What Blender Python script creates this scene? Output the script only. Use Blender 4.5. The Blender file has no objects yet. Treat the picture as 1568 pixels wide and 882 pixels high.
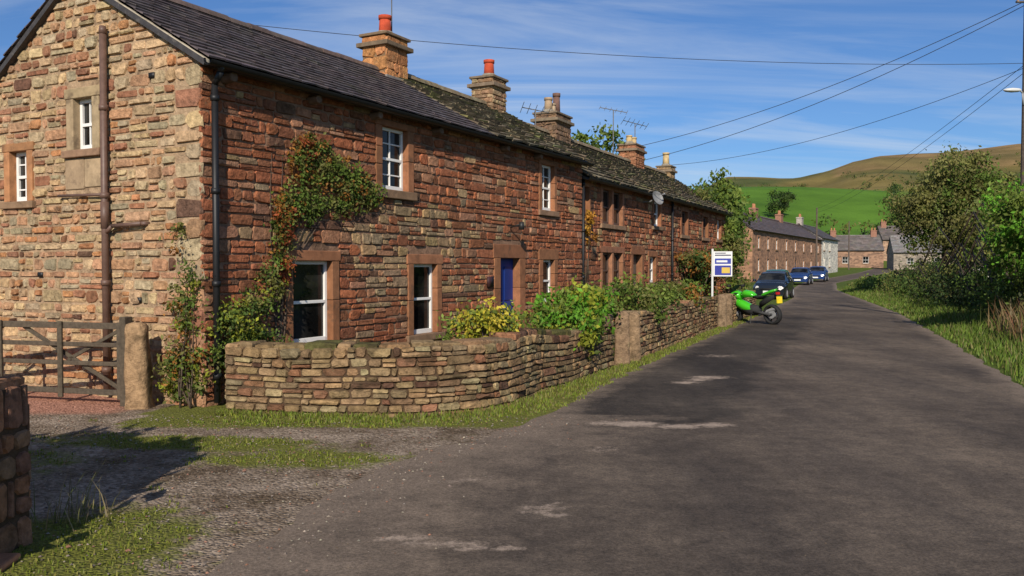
import bpy, math, random
from mathutils import Vector, noise
R=random.Random(7)
rad=math.radians
scene=bpy.context.scene
COL=scene.collection

# ------------------------------------------------------------------ materials
def nt(name):
    m=bpy.data.materials.new(name); m.use_nodes=True
    t=m.node_tree; b=t.nodes['Principled BSDF']
    return m,t,b
def N(t,ty,**k):
    n=t.nodes.new(ty)
    for a,v in k.items(): setattr(n,a,v)
    return n
def noise_n(t,scale,detail=6,rough=.6,vec=None):
    n=N(t,'ShaderNodeTexNoise'); n.inputs['Scale'].default_value=scale
    n.inputs['Detail'].default_value=detail; n.inputs['Roughness'].default_value=rough
    if vec: t.links.new(vec,n.inputs['Vector'])
    return n
def ramp(t,fac,a,b,ca=(0,0,0,1),cb=(1,1,1,1)):
    r=N(t,'ShaderNodeValToRGB'); r.color_ramp.elements[0].position=a; r.color_ramp.elements[1].position=b
    r.color_ramp.elements[0].color=ca; r.color_ramp.elements[1].color=cb
    t.links.new(fac,r.inputs['Fac']); return r
def mix(t,fac,a,b,mode='MIX'):
    m=N(t,'ShaderNodeMix',data_type='RGBA',blend_type=mode)
    for s,v in ((m.inputs[0],fac),(m.inputs[6],a),(m.inputs[7],b)):
        if isinstance(v,(int,float)): s.default_value=v
        elif isinstance(v,tuple): s.default_value=v if len(v)==4 else (*v,1)
        else: t.links.new(v,s)
    return m.outputs[2]
def mat_attr(name,rough=.9,sc=12,lo=.6,hi=1.35,bump=.4,bsc=40,bd=.01,spec=.3,lichen=None,metal=0,moss=None):
    m,t,b=nt(name)
    tc=N(t,'ShaderNodeTexCoord'); at=N(t,'ShaderNodeAttribute',attribute_name='Col')
    n=noise_n(t,sc,8,.65,tc.outputs['Object'])
    r=ramp(t,n.outputs['Fac'],.3,.7,(lo,lo,lo,1),(hi,hi,hi,1))
    c=mix(t,1.0,at.outputs['Color'],r.outputs['Color'],'MULTIPLY')
    if lichen:
        n2=noise_n(t,lichen[1],7,.7,tc.outputs['Object'])
        r2=ramp(t,n2.outputs['Fac'],lichen[2],lichen[2]+.12)
        f=N(t,'ShaderNodeMath',operation='MULTIPLY'); f.inputs[1].default_value=lichen[3]
        t.links.new(r2.outputs['Color'],f.inputs[0])
        c=mix(t,f.outputs[0],c,lichen[0])
    if moss:
        n3=noise_n(t,moss[1],7,.7,tc.outputs['Object'])
        r3=ramp(t,n3.outputs['Fac'],moss[2],moss[2]+.1)
        f=N(t,'ShaderNodeMath',operation='MULTIPLY'); f.inputs[1].default_value=moss[3]
        t.links.new(r3.outputs['Color'],f.inputs[0])
        c=mix(t,f.outputs[0],c,moss[0])
    t.links.new(c,b.inputs['Base Color'])
    b.inputs['Roughness'].default_value=rough; b.inputs['Specular IOR Level'].default_value=spec
    b.inputs['Metallic'].default_value=metal
    if bump:
        nb=noise_n(t,bsc,8,.65,tc.outputs['Object'])
        bu=N(t,'ShaderNodeBump'); bu.inputs['Strength'].default_value=bump; bu.inputs['Distance'].default_value=bd
        t.links.new(nb.outputs['Fac'],bu.inputs['Height']); t.links.new(bu.outputs[0],b.inputs['Normal'])
    return m
M_STONE=mat_attr('sandstone',.92,12,.52,1.42,1,20,.035,spec=.15,lichen=((.38,.28,.17,1),8,.59,.45),moss=((.055,.036,.025,1),4.2,.58,.65))
M_MORTAR=mat_attr('lime_mortar',.95,7,.6,1.3,1,25,.03,spec=.1,moss=((.07,.045,.03,1),3,.53,.6))
M_DRYSTONE=mat_attr('wall_stone',.92,11,.5,1.4,1,22,.035,spec=.15,lichen=((.34,.29,.15,1),7,.6,.5),moss=((.05,.037,.02,1),2.6,.53,.65))
M_TRIM=mat_attr('dressed_sandstone',.9,6,.65,1.25,.5,50,.01,moss=((.09,.06,.04,1),4,.56,.6))
M_SLATE=mat_attr('slate',.6,10,.65,1.35,.4,30,.006,spec=.35,lichen=((.17,.15,.12,1),5,.58,.45),moss=((.06,.06,.03,1),1.6,.57,.5))
M_STSLATE=mat_attr('stone_slate',.9,8,.55,1.35,.7,25,.015,lichen=((.28,.26,.16,1),4,.56,.6),moss=((.08,.09,.022,1),2.0,.58,.6))
M_PAINT=mat_attr('paint',.45,5,.92,1.05,.1,60,.002)
M_CARP=mat_attr('vehicle_paint',.18,3,.97,1.03,0,spec=.6)
M_METAL=mat_attr('pipe_metal',.5,14,.75,1.2,.2,60,.003,spec=.4)
M_WOOD=mat_attr('weathered_wood',.85,20,.6,1.3,.5,50,.006)
M_BARK=mat_attr('bark',.95,15,.6,1.3,.7,30,.02)
M_RUB=mat_attr('rubber',.8,15,.8,1.2,0)
def mat_glass():
    m,t,b=nt('window_glass'); 
    tc=N(t,'ShaderNodeTexCoord'); n=noise_n(t,1.4,3,.5,tc.outputs['Object'])
    r=ramp(t,n.outputs['Fac'],.45,.62,(.006,.006,.006,1),(.03,.03,.028,1))
    t.links.new(r.outputs[0],b.inputs['Base Color'])
    b.inputs['Roughness'].default_value=.06; b.inputs['Specular IOR Level'].default_value=.3
    nb=noise_n(t,2.2,2,.5,tc.outputs['Object']); bu=N(t,'ShaderNodeBump'); bu.inputs['Strength'].default_value=.12;bu.inputs['Distance'].default_value=.05
    t.links.new(nb.outputs['Fac'],bu.inputs['Height']); t.links.new(bu.outputs[0],b.inputs['Normal'])
    return m
M_GLASS=mat_glass()
def mat_leaf(name,tr=.3):
    m,t,b=nt(name); at=N(t,'ShaderNodeAttribute',attribute_name='Col')
    t.links.new(at.outputs['Color'],b.inputs['Base Color']); b.inputs['Roughness'].default_value=.6
    b.inputs['Specular IOR Level'].default_value=.25
    tl=N(t,'ShaderNodeBsdfTranslucent'); t.links.new(at.outputs['Color'],tl.inputs['Color'])
    ms=N(t,'ShaderNodeMixShader'); ms.inputs[0].default_value=tr
    t.links.new(b.outputs[0],ms.inputs[1]); t.links.new(tl.outputs[0],ms.inputs[2])
    t.links.new(ms.outputs[0],t.nodes['Material Output'].inputs['Surface'])
    return m
M_LEAF=mat_leaf('leaves'); M_GRASS=mat_leaf('grass_blades',.25)
def mat_rubble():
    m,t,b=nt('distant_rubble'); tc=N(t,'ShaderNodeTexCoord'); at=N(t,'ShaderNodeAttribute',attribute_name='Col')
    mp=N(t,'ShaderNodeMapping'); mp.inputs['Scale'].default_value=(2.2,2.2,5); t.links.new(tc.outputs['Object'],mp.inputs['Vector'])
    v=N(t,'ShaderNodeTexVoronoi'); v.inputs['Scale'].default_value=1; t.links.new(mp.outputs[0],v.inputs['Vector'])
    sx=N(t,'ShaderNodeSeparateColor'); t.links.new(v.outputs['Color'],sx.inputs[0])
    r=ramp(t,sx.outputs[0],0,1,(.6,.6,.6,1),(1.4,1.35,1.25,1))
    c=mix(t,1.0,at.outputs['Color'],r.outputs[0],'MULTIPLY'); t.links.new(c,b.inputs['Base Color']); b.inputs['Roughness'].default_value=.95
    return m
M_RUBBLE=mat_rubble()
def mat_road():
    m,t,b=nt('asphalt'); tc=N(t,'ShaderNodeTexCoord'); o=tc.outputs['Object']
    at=N(t,'ShaderNodeAttribute',attribute_name='Col')
    big=noise_n(t,.4,6,.65,o); r1=ramp(t,big.outputs['Fac'],.36,.64,(.085,.070,.060,1),(.155,.127,.104,1))
    mp=N(t,'ShaderNodeMapping'); mp.inputs['Rotation'].default_value=(0,0,rad(28)); mp.inputs['Scale'].default_value=(.9,.12,1)
    t.links.new(o,mp.inputs['Vector']); tr=noise_n(t,1.2,5,.6,mp.outputs[0])
    r2=ramp(t,tr.outputs['Fac'],.35,.68,(.72,.72,.74,1),(1.2,1.17,1.12,1))
    c=mix(t,1.0,r1.outputs[0],r2.outputs[0],'MULTIPLY')
    fine=noise_n(t,55,5,.8,o); r3=ramp(t,fine.outputs['Fac'],.32,.68,(.42,.42,.42,1),(1.65,1.6,1.52,1))
    c=mix(t,.9,c,r3.outputs[0],'MULTIPLY')
    med=noise_n(t,5,9,.8,o); r4=ramp(t,med.outputs['Fac'],.35,.66,(.66,.66,.66,1),(1.28,1.25,1.2,1)); c=mix(t,1.0,c,r4.outputs[0],'MULTIPLY')
    sp=N(t,'ShaderNodeSeparateColor'); t.links.new(at.outputs['Color'],sp.inputs[0])
    bn=noise_n(t,1.3,7,.65,o); ab=N(t,'ShaderNodeMath',operation='MULTIPLY_ADD'); t.links.new(sp.outputs[2],ab.inputs[0]); ab.inputs[1].default_value=.6; t.links.new(bn.outputs['Fac'],ab.inputs[2])
    rb=ramp(t,ab.outputs[0],.62,.86); c=mix(t,rb.outputs[0],c,mix(t,1.0,c,(.55,.57,.60,1),'MULTIPLY'))
    en=noise_n(t,2.3,9,.75,o)
    ad=N(t,'ShaderNodeMath',operation='MULTIPLY_ADD'); t.links.new(sp.outputs[0],ad.inputs[0]); ad.inputs[1].default_value=.5; t.links.new(en.outputs['Fac'],ad.inputs[2])
    re=ramp(t,ad.outputs[0],.66,.96); f2=N(t,'ShaderNodeMath',operation='MULTIPLY'); f2.inputs[1].default_value=.75; t.links.new(re.outputs[0],f2.inputs[0])
    dust=mix(t,1.0,(.23,.18,.14,1),r3.outputs[0],'MULTIPLY')
    c=mix(t,f2.outputs[0],c,dust)
    sn=noise_n(t,7.5,12,.85,o); 
    a3=N(t,'ShaderNodeMath',operation='MULTIPLY_ADD'); t.links.new(sp.outputs[1],a3.inputs[0]); a3.inputs[1].default_value=.36; t.links.new(sn.outputs['Fac'],a3.inputs[2])
    rs=ramp(t,a3.outputs[0],.62,.78); f3=N(t,'ShaderNodeMath',operation='MULTIPLY'); f3.inputs[1].default_value=.85; t.links.new(rs.outputs[0],f3.inputs[0])
    sc_=mix(t,.6,(.42,.33,.26,1),r3.outputs[0],'MULTIPLY')
    c=mix(t,f3.outputs[0],c,sc_)
    dn=noise_n(t,1.7,8,.7,o); rd=ramp(t,dn.outputs['Fac'],.62,.74); f4=N(t,'ShaderNodeMath',operation='MULTIPLY'); f4.inputs[1].default_value=.4; t.links.new(rd.outputs[0],f4.inputs[0])
    c=mix(t,f4.outputs[0],c,(.045,.035,.028,1))
    t.links.new(c,b.inputs['Base Color']); b.inputs['Roughness'].default_value=.9; b.inputs['Specular IOR Level'].default_value=.15
    nb=noise_n(t,45,7,.75,o); bu=N(t,'ShaderNodeBump'); bu.inputs['Strength'].default_value=.7; bu.inputs['Distance'].default_value=.014
    t.links.new(nb.outputs['Fac'],bu.inputs['Height']); t.links.new(bu.outputs[0],b.inputs['Normal'])
    return m
M_ROAD=mat_road()
def mat_gravel():
    m,t,b=nt('gravel'); tc=N(t,'ShaderNodeTexCoord'); o=tc.outputs['Object']
    v=N(t,'ShaderNodeTexVoronoi'); v.inputs['Scale'].default_value=42; t.links.new(o,v.inputs['Vector'])
    s=N(t,'ShaderNodeSeparateColor'); t.links.new(v.outputs['Color'],s.inputs[0])
    r=ramp(t,s.outputs[0],0,1,(.14,.112,.085,1),(.36,.305,.25,1))
    n=noise_n(t,1.3,9,.75,o); r2=ramp(t,n.outputs['Fac'],.38,.62,(.45,.38,.30,1),(1.3,1.22,1.14,1))
    c=mix(t,1.0,r.outputs[0],r2.outputs[0],'MULTIPLY')
    at=N(t,'ShaderNodeAttribute',attribute_name='Col'); sp=N(t,'ShaderNodeSeparateColor'); t.links.new(at.outputs['Color'],sp.inputs[0])
    n3=noise_n(t,3.1,12,.8,o)
    a=N(t,'ShaderNodeMath',operation='MULTIPLY_ADD'); t.links.new(sp.outputs[0],a.inputs[0]); a.inputs[1].default_value=.42; t.links.new(n3.outputs['Fac'],a.inputs[2])
    r3=ramp(t,a.outputs[0],.58,.74)
    n4=noise_n(t,30,4,.7,o); mc=ramp(t,n4.outputs['Fac'],.35,.65,(.06,.065,.01,1),(.20,.22,.03,1))
    f=N(t,'ShaderNodeMath',operation='MULTIPLY'); f.inputs[1].default_value=.88; t.links.new(r3.outputs[0],f.inputs[0])
    c=mix(t,f.outputs[0],c,mc.outputs[0])
    c=mix(t,sp.outputs[1],c,mix(t,1.0,r.outputs[0],(1.6,.95,.8,1),'MULTIPLY'))
    t.links.new(c,b.inputs['Base Color']); b.inputs['Roughness'].default_value=.95; b.inputs['Specular IOR Level'].default_value=.1
    bu=N(t,'ShaderNodeBump'); bu.inputs['Strength'].default_value=.8; bu.inputs['Distance'].default_value=.02; bu.invert=True
    t.links.new(v.outputs['Distance'],bu.inputs['Height']); t.links.new(bu.outputs[0],b.inputs['Normal'])
    return m
M_GRAVEL=mat_gravel()
def mat_ground():
    m,t,b=nt('grassland'); tc=N(t,'ShaderNodeTexCoord'); o=tc.outputs['Object']; at=N(t,'ShaderNodeAttribute',attribute_name='Col')
    n=noise_n(t,25,8,.7,o); r=ramp(t,n.outputs['Fac'],.3,.7,(.45,.45,.4,1),(1.5,1.5,1.4,1))
    c=mix(t,1.0,at.outputs['Color'],r.outputs[0],'MULTIPLY')
    n2=noise_n(t,.02,10,.7,o); r2=ramp(t,n2.outputs['Fac'],.35,.65,(.64,.66,.62,1),(1.28,1.22,1.2,1)); c=mix(t,1.0,c,r2.outputs[0],'MULTIPLY')
    t.links.new(c,b.inputs['Base Color']); b.inputs['Roughness'].default_value=1; b.inputs['Specular IOR Level'].default_value=.1
    return m
M_GROUND=mat_ground()

# ------------------------------------------------------------------ mesh builder
class MB:
    def __init__(s): s.v=[];s.f=[];s.c=[];s.vc=None
    def add(s,vs,fs,col):
        o=len(s.v); s.v.extend([tuple(p) for p in vs])
        for f in fs: s.f.append([i+o for i in f]); s.c.append(col)
    def build(s,name,mat,parent=None,smooth=False,bevel=0):
        me=bpy.data.meshes.new(name); me.from_pydata(s.v,[],s.f); 
        a=me.color_attributes.new('Col','FLOAT_COLOR','CORNER')
        d=[]
        if s.vc:
            for f in s.f:
                for i in f: c=s.vc[i]; d.extend((c[0],c[1],c[2],1.0))
        else:
            for f,c in zip(s.f,s.c): d.extend([c[0],c[1],c[2],1.0]*len(f))
        a.data.foreach_set('color',d)
        me.materials.append(mat)
        if smooth: me.polygons.foreach_set('use_smooth',[True]*len(me.polygons))
        me.update()
        ob=bpy.data.objects.new(name,me); COL.objects.link(ob)
        if parent: ob.parent=parent
        if bevel:
            b=ob.modifiers.new('bevel','BEVEL'); b.width=bevel; b.segments=2; b.limit_method='ANGLE'
        return ob
def empty(name,loc=(0,0,0)):
    e=bpy.data.objects.new(name,None); COL.objects.link(e); e.empty_display_size=.3; return e
BOXF=[(0,3,2,1),(4,5,6,7),(0,1,5,4),(1,2,6,5),(2,3,7,6),(3,0,4,7)]
def box(mb,M,s0,s1,o0,o1,h0,h1,col):
    vs=[M(s,o,h) for h in (h0,h1) for s,o in ((s0,o1),(s1,o1),(s1,o0),(s0,o0))]
    mb.add(vs,BOXF,col)
def frame(O,D,z=0):
    D=Vector((D[0],D[1],0)).normalized(); n=Vector((D.y,-D.x,0)); O=Vector((O[0],O[1],z))
    def M(s,o,h): return O+D*s+n*o+Vector((0,0,h))
    return M
def jit(c,a=.12,r=R):
    k=1+r.uniform(-a,a); return (c[0]*k*(1+r.uniform(-a,a)*.3),c[1]*k,c[2]*k*(1+r.uniform(-a,a)*.3))
def cyl(mb,p0,p1,r0,r1,col,n=10,caps=True):
    p0=Vector(p0);p1=Vector(p1); d=(p1-p0).normalized()
    a=d.orthogonal().normalized(); b=d.cross(a)
    vs=[];fs=[]
    for p,r in ((p0,r0),(p1,r1)):
        for i in range(n):
            t=2*math.pi*i/n; vs.append(p+a*math.cos(t)*r+b*math.sin(t)*r)
    for i in range(n): fs.append((i,(i+1)%n,n+(i+1)%n,n+i))
    if caps: fs.append(tuple(range(n))[::-1]); fs.append(tuple(range(n,2*n)))
    mb.add(vs,fs,col)
def tube(mb,pts,rs,col,n=7):
    for i in range(len(pts)-1): cyl(mb,pts[i],pts[i+1],rs[i],rs[i+1],col,n,True)

# ------------------------------------------------------------------ stonework
def stone(mb,M,sa,sb,ha,hb,col,prot=.03,r=R):
    w=sb-sa;h=hb-ha; m_=min(w,h); j=m_*.085
    pr=prot*r.uniform(.5,1.45)
    cs=[m_*r.uniform(.06,.30) for _ in range(4)]
    o=[(sa+cs[0],ha),(sb-cs[1],ha),(sb,ha+cs[1]),(sb,hb-cs[2]),(sb-cs[2],hb),(sa+cs[3],hb),(sa,hb-cs[3]),(sa,ha+cs[0])]
    vs=[];ins=min(.012,h*.11)
    cx=(sa+sb)/2;cy=(ha+hb)/2
    oo=[(x+r.uniform(-j,j),y+r.uniform(-j,j)) for x,y in o]
    for x,y in oo: vs.append(M(x,-.012,y))
    tl=r.uniform(-.4,.4);tv=r.uniform(-.3,.3)
    for x,y in oo:
        dx=cx-x;dy=cy-y
        vs.append(M(x+math.copysign(min(abs(dx),ins),dx),pr*(1+tl*(x-cx)/w+tv*(y-cy)/h+r.uniform(-.16,.16)),y+math.copysign(min(abs(dy),ins),dy)))
    vs.append(M(cx+r.uniform(-.25,.25)*w,pr*r.uniform(.9,1.3),cy+r.uniform(-.2,.2)*h))
    fs=[(i,(i+1)%8,8+(i+1)%8,8+i) for i in range(8)]+[(8+i,8+(i+1)%8,16) for i in range(8)]
    mb.add(vs,fs,col)
def stones(mb,M,s0,s1,h0,h1,rowh,slen,pal,holes=(),clip=None,prot=.03,gap=.008,r=R):
    h=h0
    while h<h1-.02:
        rh=rowh*r.uniform(.6,1.5)
        if h+rh>h1-.03: rh=h1-h
        ivs=[(s0,s1)]
        if clip:
            a,b=clip(h+rh*.7); ivs=[(max(a,s0),min(b,s1))] if b-a>.08 else []
        for (a,b,ha,hb) in holes:
            if h+rh*.75>ha and h+rh*.25<hb:
                nv=[]
                for x,y in ivs:
                    if b<=x or a>=y: nv.append((x,y)); continue
                    if a>x: nv.append((x,a))
                    if b<y: nv.append((b,y))
                ivs=nv
        for x,y in ivs:
            s=x
            while s<y-.03:
                w=slen*r.uniform(.45,1.0)*r.choice((.6,1,1,1.5))
                if s+w>y-slen*.35: w=y-s
                if w>.04:
                    if rh>rowh*1.1 and r.random()<.35:
                        k=r.uniform(.38,.62)*rh; k2=s+w*r.uniform(.35,.65)
                        stone(mb,M,s+gap,s+w-gap,h+gap,h+k-gap*.6,pal(s,h),prot)
                        if w>.3:
                            stone(mb,M,s+gap,k2-gap*.6,h+k+gap*.6,h+rh-gap,pal(s,h),prot); stone(mb,M,k2+gap*.6,s+w-gap,h+k+gap*.6,h+rh-gap,pal(s,h),prot)
                        else: stone(mb,M,s+gap,s+w-gap,h+k+gap*.6,h+rh-gap,pal(s,h),prot)
                    else: stone(mb,M,s+gap*r.uniform(.6,1.8),s+w-gap,h+gap*r.uniform(.6,1.6),h+rh-gap*r.uniform(.6,1.8),pal(s,h),prot)
                s+=w
        h+=rh
def panel(mb,M,s0,s1,h0,h1,holes,col,o=0):
    ss=sorted({s0,s1,*[x for H in holes for x in H[:2]]}); hs=sorted({h0,h1,*[x for H in holes for x in H[2:]]})
    for i in range(len(ss)-1):
        for j in range(len(hs)-1):
            cs=(ss[i]+ss[i+1])/2; ch=(hs[j]+hs[j+1])/2
            if cs<s0 or cs>s1 or any(a<cs<b and c<ch<d for a,b,c,d in holes): continue
            mb.add([M(ss[i],o,hs[j]),M(ss[i+1],o,hs[j]),M(ss[i+1],o,hs[j+1]),M(ss[i],o,hs[j+1])],[(0,1,2,3)],col)
RED=(.32,.115,.056);RBR=(.25,.10,.052);GRY=(.28,.195,.115);BUF=(.37,.245,.125);DRK=(.13,.07,.045);ORG=(.29,.125,.06);PNK=(.35,.18,.105)
def pick(ws,r=R,a=.2):
    t=sum(w for _,w in ws); x=r.uniform(0,t)
    for c,w in ws:
        x-=w
        if x<=0: return jit(c,a)
    return jit(ws[0][0],a)
def pal_front(s,h):
    g=max(0,1-abs(s-4.4)/3.8)*max(0,1-abs(h-1.9)/1.6)*1.15+noise.noise(Vector((s*.7,h*.9,3)))*.4-.05
    g=max(0,min(1,g*1.2))
    return pick([(RED,3.4*(1-g)),(RBR,2.4*(1-g)+.8),(GRY,.1+2.6*g),(BUF,.15+1.4*g),(PNK,.8*(1-g)+.5),(DRK,.35)],a=.22)
def pal_gable(s,h):
    g=noise.noise(Vector((s*.8,h*.8,9)))
    low=max(0,1-h/2.6)
    return pick([((.48,.335,.185),2.4),((.44,.25,.14),1.4+max(0,g)*2+low),((.42,.20,.09),.5+1.5*low),((.40,.31,.19),1.4),((.32,.15,.085),.8+max(0,g)*1.5),(DRK,.06)],a=.22)
def pal_row(s,h): return pick([(RED,1.8),(RBR,2.8),(GRY,.5),(BUF,.3),(PNK,.6),(DRK,.4)])
def pal_wall(s,h):
    d=.88 if s<5 else .72  # past the bend, shade of the road-facing side is painted into the colour
    c=pick([((.36,.24,.125),2.6),((.29,.185,.098),2.2),((.26,.19,.105),1.3),((.39,.30,.16),.8),((.27,.135,.075),.9),(DRK,.35)],a=.24); return tuple(x*d for x in c)

# ------------------------------------------------------------------ windows
WHITE=(.78,.76,.72)
def window(H,M,s0,s1,h0,h1,nx=2,ny=2,o=-.10,jamb=.14,lint=.17,sill=.12,col=ORG,frame_col=WHITE,mull=0):
    T=H['trim'];W=H['win'];G=H['glass']
    for (x0,x1) in ((s0-jamb,s0),(s1,s1+jamb)):
        hh_=h0; k=R.choice((2,3)) if h1-h0>.9 else 1
        for i in range(k):
            y1=h0+(h1-h0)*(i+1)/k+(R.uniform(-.06,.06) if i<k-1 else 0); box(T,M,x0,x1,o-.04,.04+R.uniform(-.004,.004),hh_+(.003 if i else 0),y1-(.003 if i<k-1 else 0),jit(col,.14)); hh_=y1
    box(T,M,s0-jamb-.03,s1+jamb+.03,o-.04,.045,h1,h1+lint,jit(col))
    box(T,M,s0-jamb-.05,s1+jamb+.05,o-.04,.08,h0-sill,h0,jit((.26,.16,.095)))
    edges=[s0,s1]
    if mull:
        edges=[s0]
        for k in range(mull):
            c=s0+(s1-s0)*(k+1)/(mull+1); box(T,M,c-.07,c+.07,o-.04,.035,h0,h1,jit(col)); edges+= [c-.07,c+.07]
        edges.append(s1)
    for k in range(0,len(edges),2):
        a,b=edges[k],edges[k+1]; f=.05
        box(W,M,a,a+f,o-.03,o+.03,h0,h1,frame_col);box(W,M,b-f,b,o-.03,o+.03,h0,h1,frame_col)
        box(W,M,a+f,b-f,o-.03,o+.03,h1-f,h1,frame_col);box(W,M,a+f,b-f,o-.03,o+.045,h0,h0+.075,frame_col)
        hm=(h0+h1)/2
        box(W,M,a+f,b-f,o-.02,o+.035,hm-.022,hm+.022,frame_col)
        for i in range(1,nx):
            c=a+f+(b-a-2*f)*i/nx; box(W,M,c-.011,c+.011,o-.018,o+.02,h0+.075,hm-.022,frame_col);box(W,M,c-.011,c+.011,o-.018,o+.02,hm+.022,h1-f,frame_col)
        for i in range(1,ny):
            if abs(i/ny-.5)<.01: continue
            c=h0+(h1-h0)*i/ny; box(W,M,a+f,b-f,o-.015,o+.017,c-.011,c+.011,frame_col)
        G.add([M(a,o-.005,h0),M(b,o-.005,h0),M(b,o-.005,h1),M(a,o-.005,h1)],[(0,1,2,3)],(.02,.02,.02))
    return (s0-jamb,s1+jamb,h0-sill,h1+lint)
def newH(): return {k:MB() for k in ('wall','back','trim','win','glass','roof','slab','metal','pots')}
def finish(H,name,roofmat=M_SLATE):
    e=empty(name)
    spec=[('wall','stonework',M_STONE,False,0),('back','mortar_walls',M_MORTAR,False,0),('trim','dressed_stone',M_TRIM,False,.012),
          ('win','window_frames',M_PAINT,False,.004),('glass','window_glass',M_GLASS,False,0),('roof','roof_slates',roofmat,False,0),
          ('slab','roof_slab',M_SLATE,False,0),('metal','gutters_and_pipes',M_METAL,True,0),('pots','chimney_pots',M_TRIM,True,0)]
    for k,n,m,sm,bv in spec:
        if H[k].f: H[k].build(n,m,e,sm,bv)
    return e
def roofplane(mb,slab,M,s0,s1,o_e,h_e,o_r,h_r,gauge,wid,colf,thick=.014,r=R,rough=.0):
    L=math.hypot(o_r-o_e,h_r-h_e); co=(o_r-o_e)/L; si=(h_r-h_e)/L
    nx,nh=(-si,co) if co>0 else (si,-co)
    def P(s,q,t): return M(s,o_e+co*q+nx*t,h_e+si*q+nh*t-.035*math.sin((s-s0)/(s1-s0)*math.pi)*math.sin(q/L*2.6))
    slab.add([P(s0,0,-.04),P(s1,0,-.04),P(s1,L,-.04),P(s0,L,-.04),P(s0,0,-.11),P(s1,0,-.11),P(s1,L,-.11),P(s0,L,-.11)],[(0,1,2,3),(7,6,5,4),(0,4,5,1),(1,5,6,2),(3,2,6,7),(0,3,7,4)],(.05,.045,.045))
    q=-.03;row=0
    while q<L-.04:
        g=gauge*(1-.35*q/L*rough*2)*(1+r.uniform(-.06,.06)); s=s0+(-wid/2 if row%2 else 0)
        while s<s1:
            w=wid*(1+r.uniform(-.25,.25)*(1 if rough else .15))
            a=max(s,s0-.02)+.003; b=min(s+w,s1+.02)-.003
            if b-a>.03:
                j=(r.uniform(-.02,.02)*rough, r.uniform(0,.02)*rough)
                t0=.022+thick+abs(j[1]); t1=.010; q0=q+j[0]; q1=min(q+g*1.12,L+.01)
                tl=r.uniform(-.006,.006)*(1+rough*2)
                vs=[P(a,q0,t0+tl),P(b,q0+r.uniform(-.006,.006),t0-tl),P(b,q1,t1),P(a,q1,t1),P(a,q0,t0+tl-thick*1.6),P(b,q0,t0-tl-thick*1.6)]
                mb.add(vs,[(0,1,2,3),(4,5,1,0),(4,0,3),(1,5,2)],colf())
            s+=w
        q+=g;row+=1
def slatecol(): return jit((.100,.078,.076),.24)
def ststcol(): return pick([((.16,.125,.08),2),((.125,.10,.065),2),((.20,.16,.10),1),((.14,.135,.055),1)],a=.28)
def ridge(mb,M,s0,s1,o,h,col,r_=.11):
    s=s0
    while s<s1:
        e=min(s+.45,s1); n=6; vs=[];k=jit(col,.2); rr=r_*R.uniform(.95,1.08)
        for ss in (s+.004,e-.004):
            for i in range(n+1):
                a=math.pi*i/n; vs.append(M(ss,o+math.cos(a)*rr*1.25,h-.05-.02*math.sin((s-s0)/(s1-s0)*math.pi)+math.sin(a)*rr))
        mb.add(vs,[(i,i+1,n+2+i,n+1+i) for i in range(n)]+[tuple(range(n+1)),tuple(range(n+1,2*n+2))[::-1]],k); s=e
def chimney(H,M,sc,oc,w,d,h0,h1,pots,pal,rowh=.2,slen=.35,cap=(.2,.15,.1)):
    box(H['back'],M,sc-w/2+.01,sc+w/2-.01,oc-d/2+.01,oc+d/2-.01,h0,h1,(.25,.16,.09))
    faces=[lambda s,o,h:M(sc-w/2+s,oc+d/2+o,h),lambda s,o,h:M(sc-w/2-o,oc-d/2+s,h),lambda s,o,h:M(sc+w/2+o,oc+d/2-s,h),lambda s,o,h:M(sc+w/2-s,oc-d/2-o,h)]
    for F,L in zip(faces,(w,d,d,w)): stones(H['wall'],F,0,L,h0,h1,rowh,slen,pal,prot=.015,gap=.004)
    box(H['trim'],M,sc-w/2-.09,sc+w/2+.09,oc-d/2-.09,oc+d/2+.09,h1-.22,h1-.13,jit(cap))
    box(H['trim'],M,sc-w/2-.05,sc+w/2+.05,oc-d/2-.05,oc+d/2+.05,h1,h1+.06,jit(cap))
    for (ds,do,r0,ph,c) in pots:
        p=M(sc+ds,oc+do,h1+.06); up=Vector((0,0,1))
        cyl(H['pots'],p,p+up*ph,r0,r0*.82,c,14); cyl(H['pots'],p+up*ph*.88,p+up*(ph+.03),r0*.98,r0*1.0,c,14)
        cyl(H['pots'],p-up*.02,p+up*.1,r0*1.5,r0*1.15,(.3,.26,.2),12)
        cyl(H['pots'],p+up*(ph+.02),p+up*(ph+.035),r0*.7,r0*.7,(.01,.01,.01),12)

# ------------------------------------------------------------------ MAIN COTTAGE
P0=Vector((-3.83,10.5)); U=Vector((.473,.881)).normalized(); V=Vector((-U.y,U.x))
LEN=11.68; W=4.7; EH=4.35; RH=5.70; RT=2.35; BEH=4.1
Mf=frame(P0,U); GP=P0+V*W; Mg0=frame(GP,-V)
def Mg(t,o,h): return Mg0(W-t,o,h)
H=newH()
hf=[]
hf.append(window(H,Mf,1.57,2.40,.64,1.83,1,2,lint=.15,jamb=.16))
hf.append(window(H,Mf,4.50,5.22,.58,1.79,1,2,lint=.17,jamb=.16))
hf.append(window(H,Mf,9.50,10.08,.95,1.90,1,2,lint=.24,jamb=.18))
hf.append(window(H,Mf,3.64,4.34,3.00,4.02,2,4,jamb=.17,lint=.10,sill=.14))
hf.append(window(H,Mf,9.43,10.08,3.00,4.02,2,4,jamb=.13,lint=.10))
ds0,ds1,dh=7.55,8.38,1.92
T=H['trim']
for a,b in ((ds0-.26,ds0),(ds1,ds1+.26)): 
    for k,(x,y) in enumerate(((0,.7),(.7,1.3),(1.3,dh))): box(T,Mf,a,b,-.2,.04,x+.003,y,jit(ORG,.15))
box(T,Mf,ds0-.30,ds1+.30,-.2,.045,dh,dh+.28,jit((.29,.12,.06)))
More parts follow.
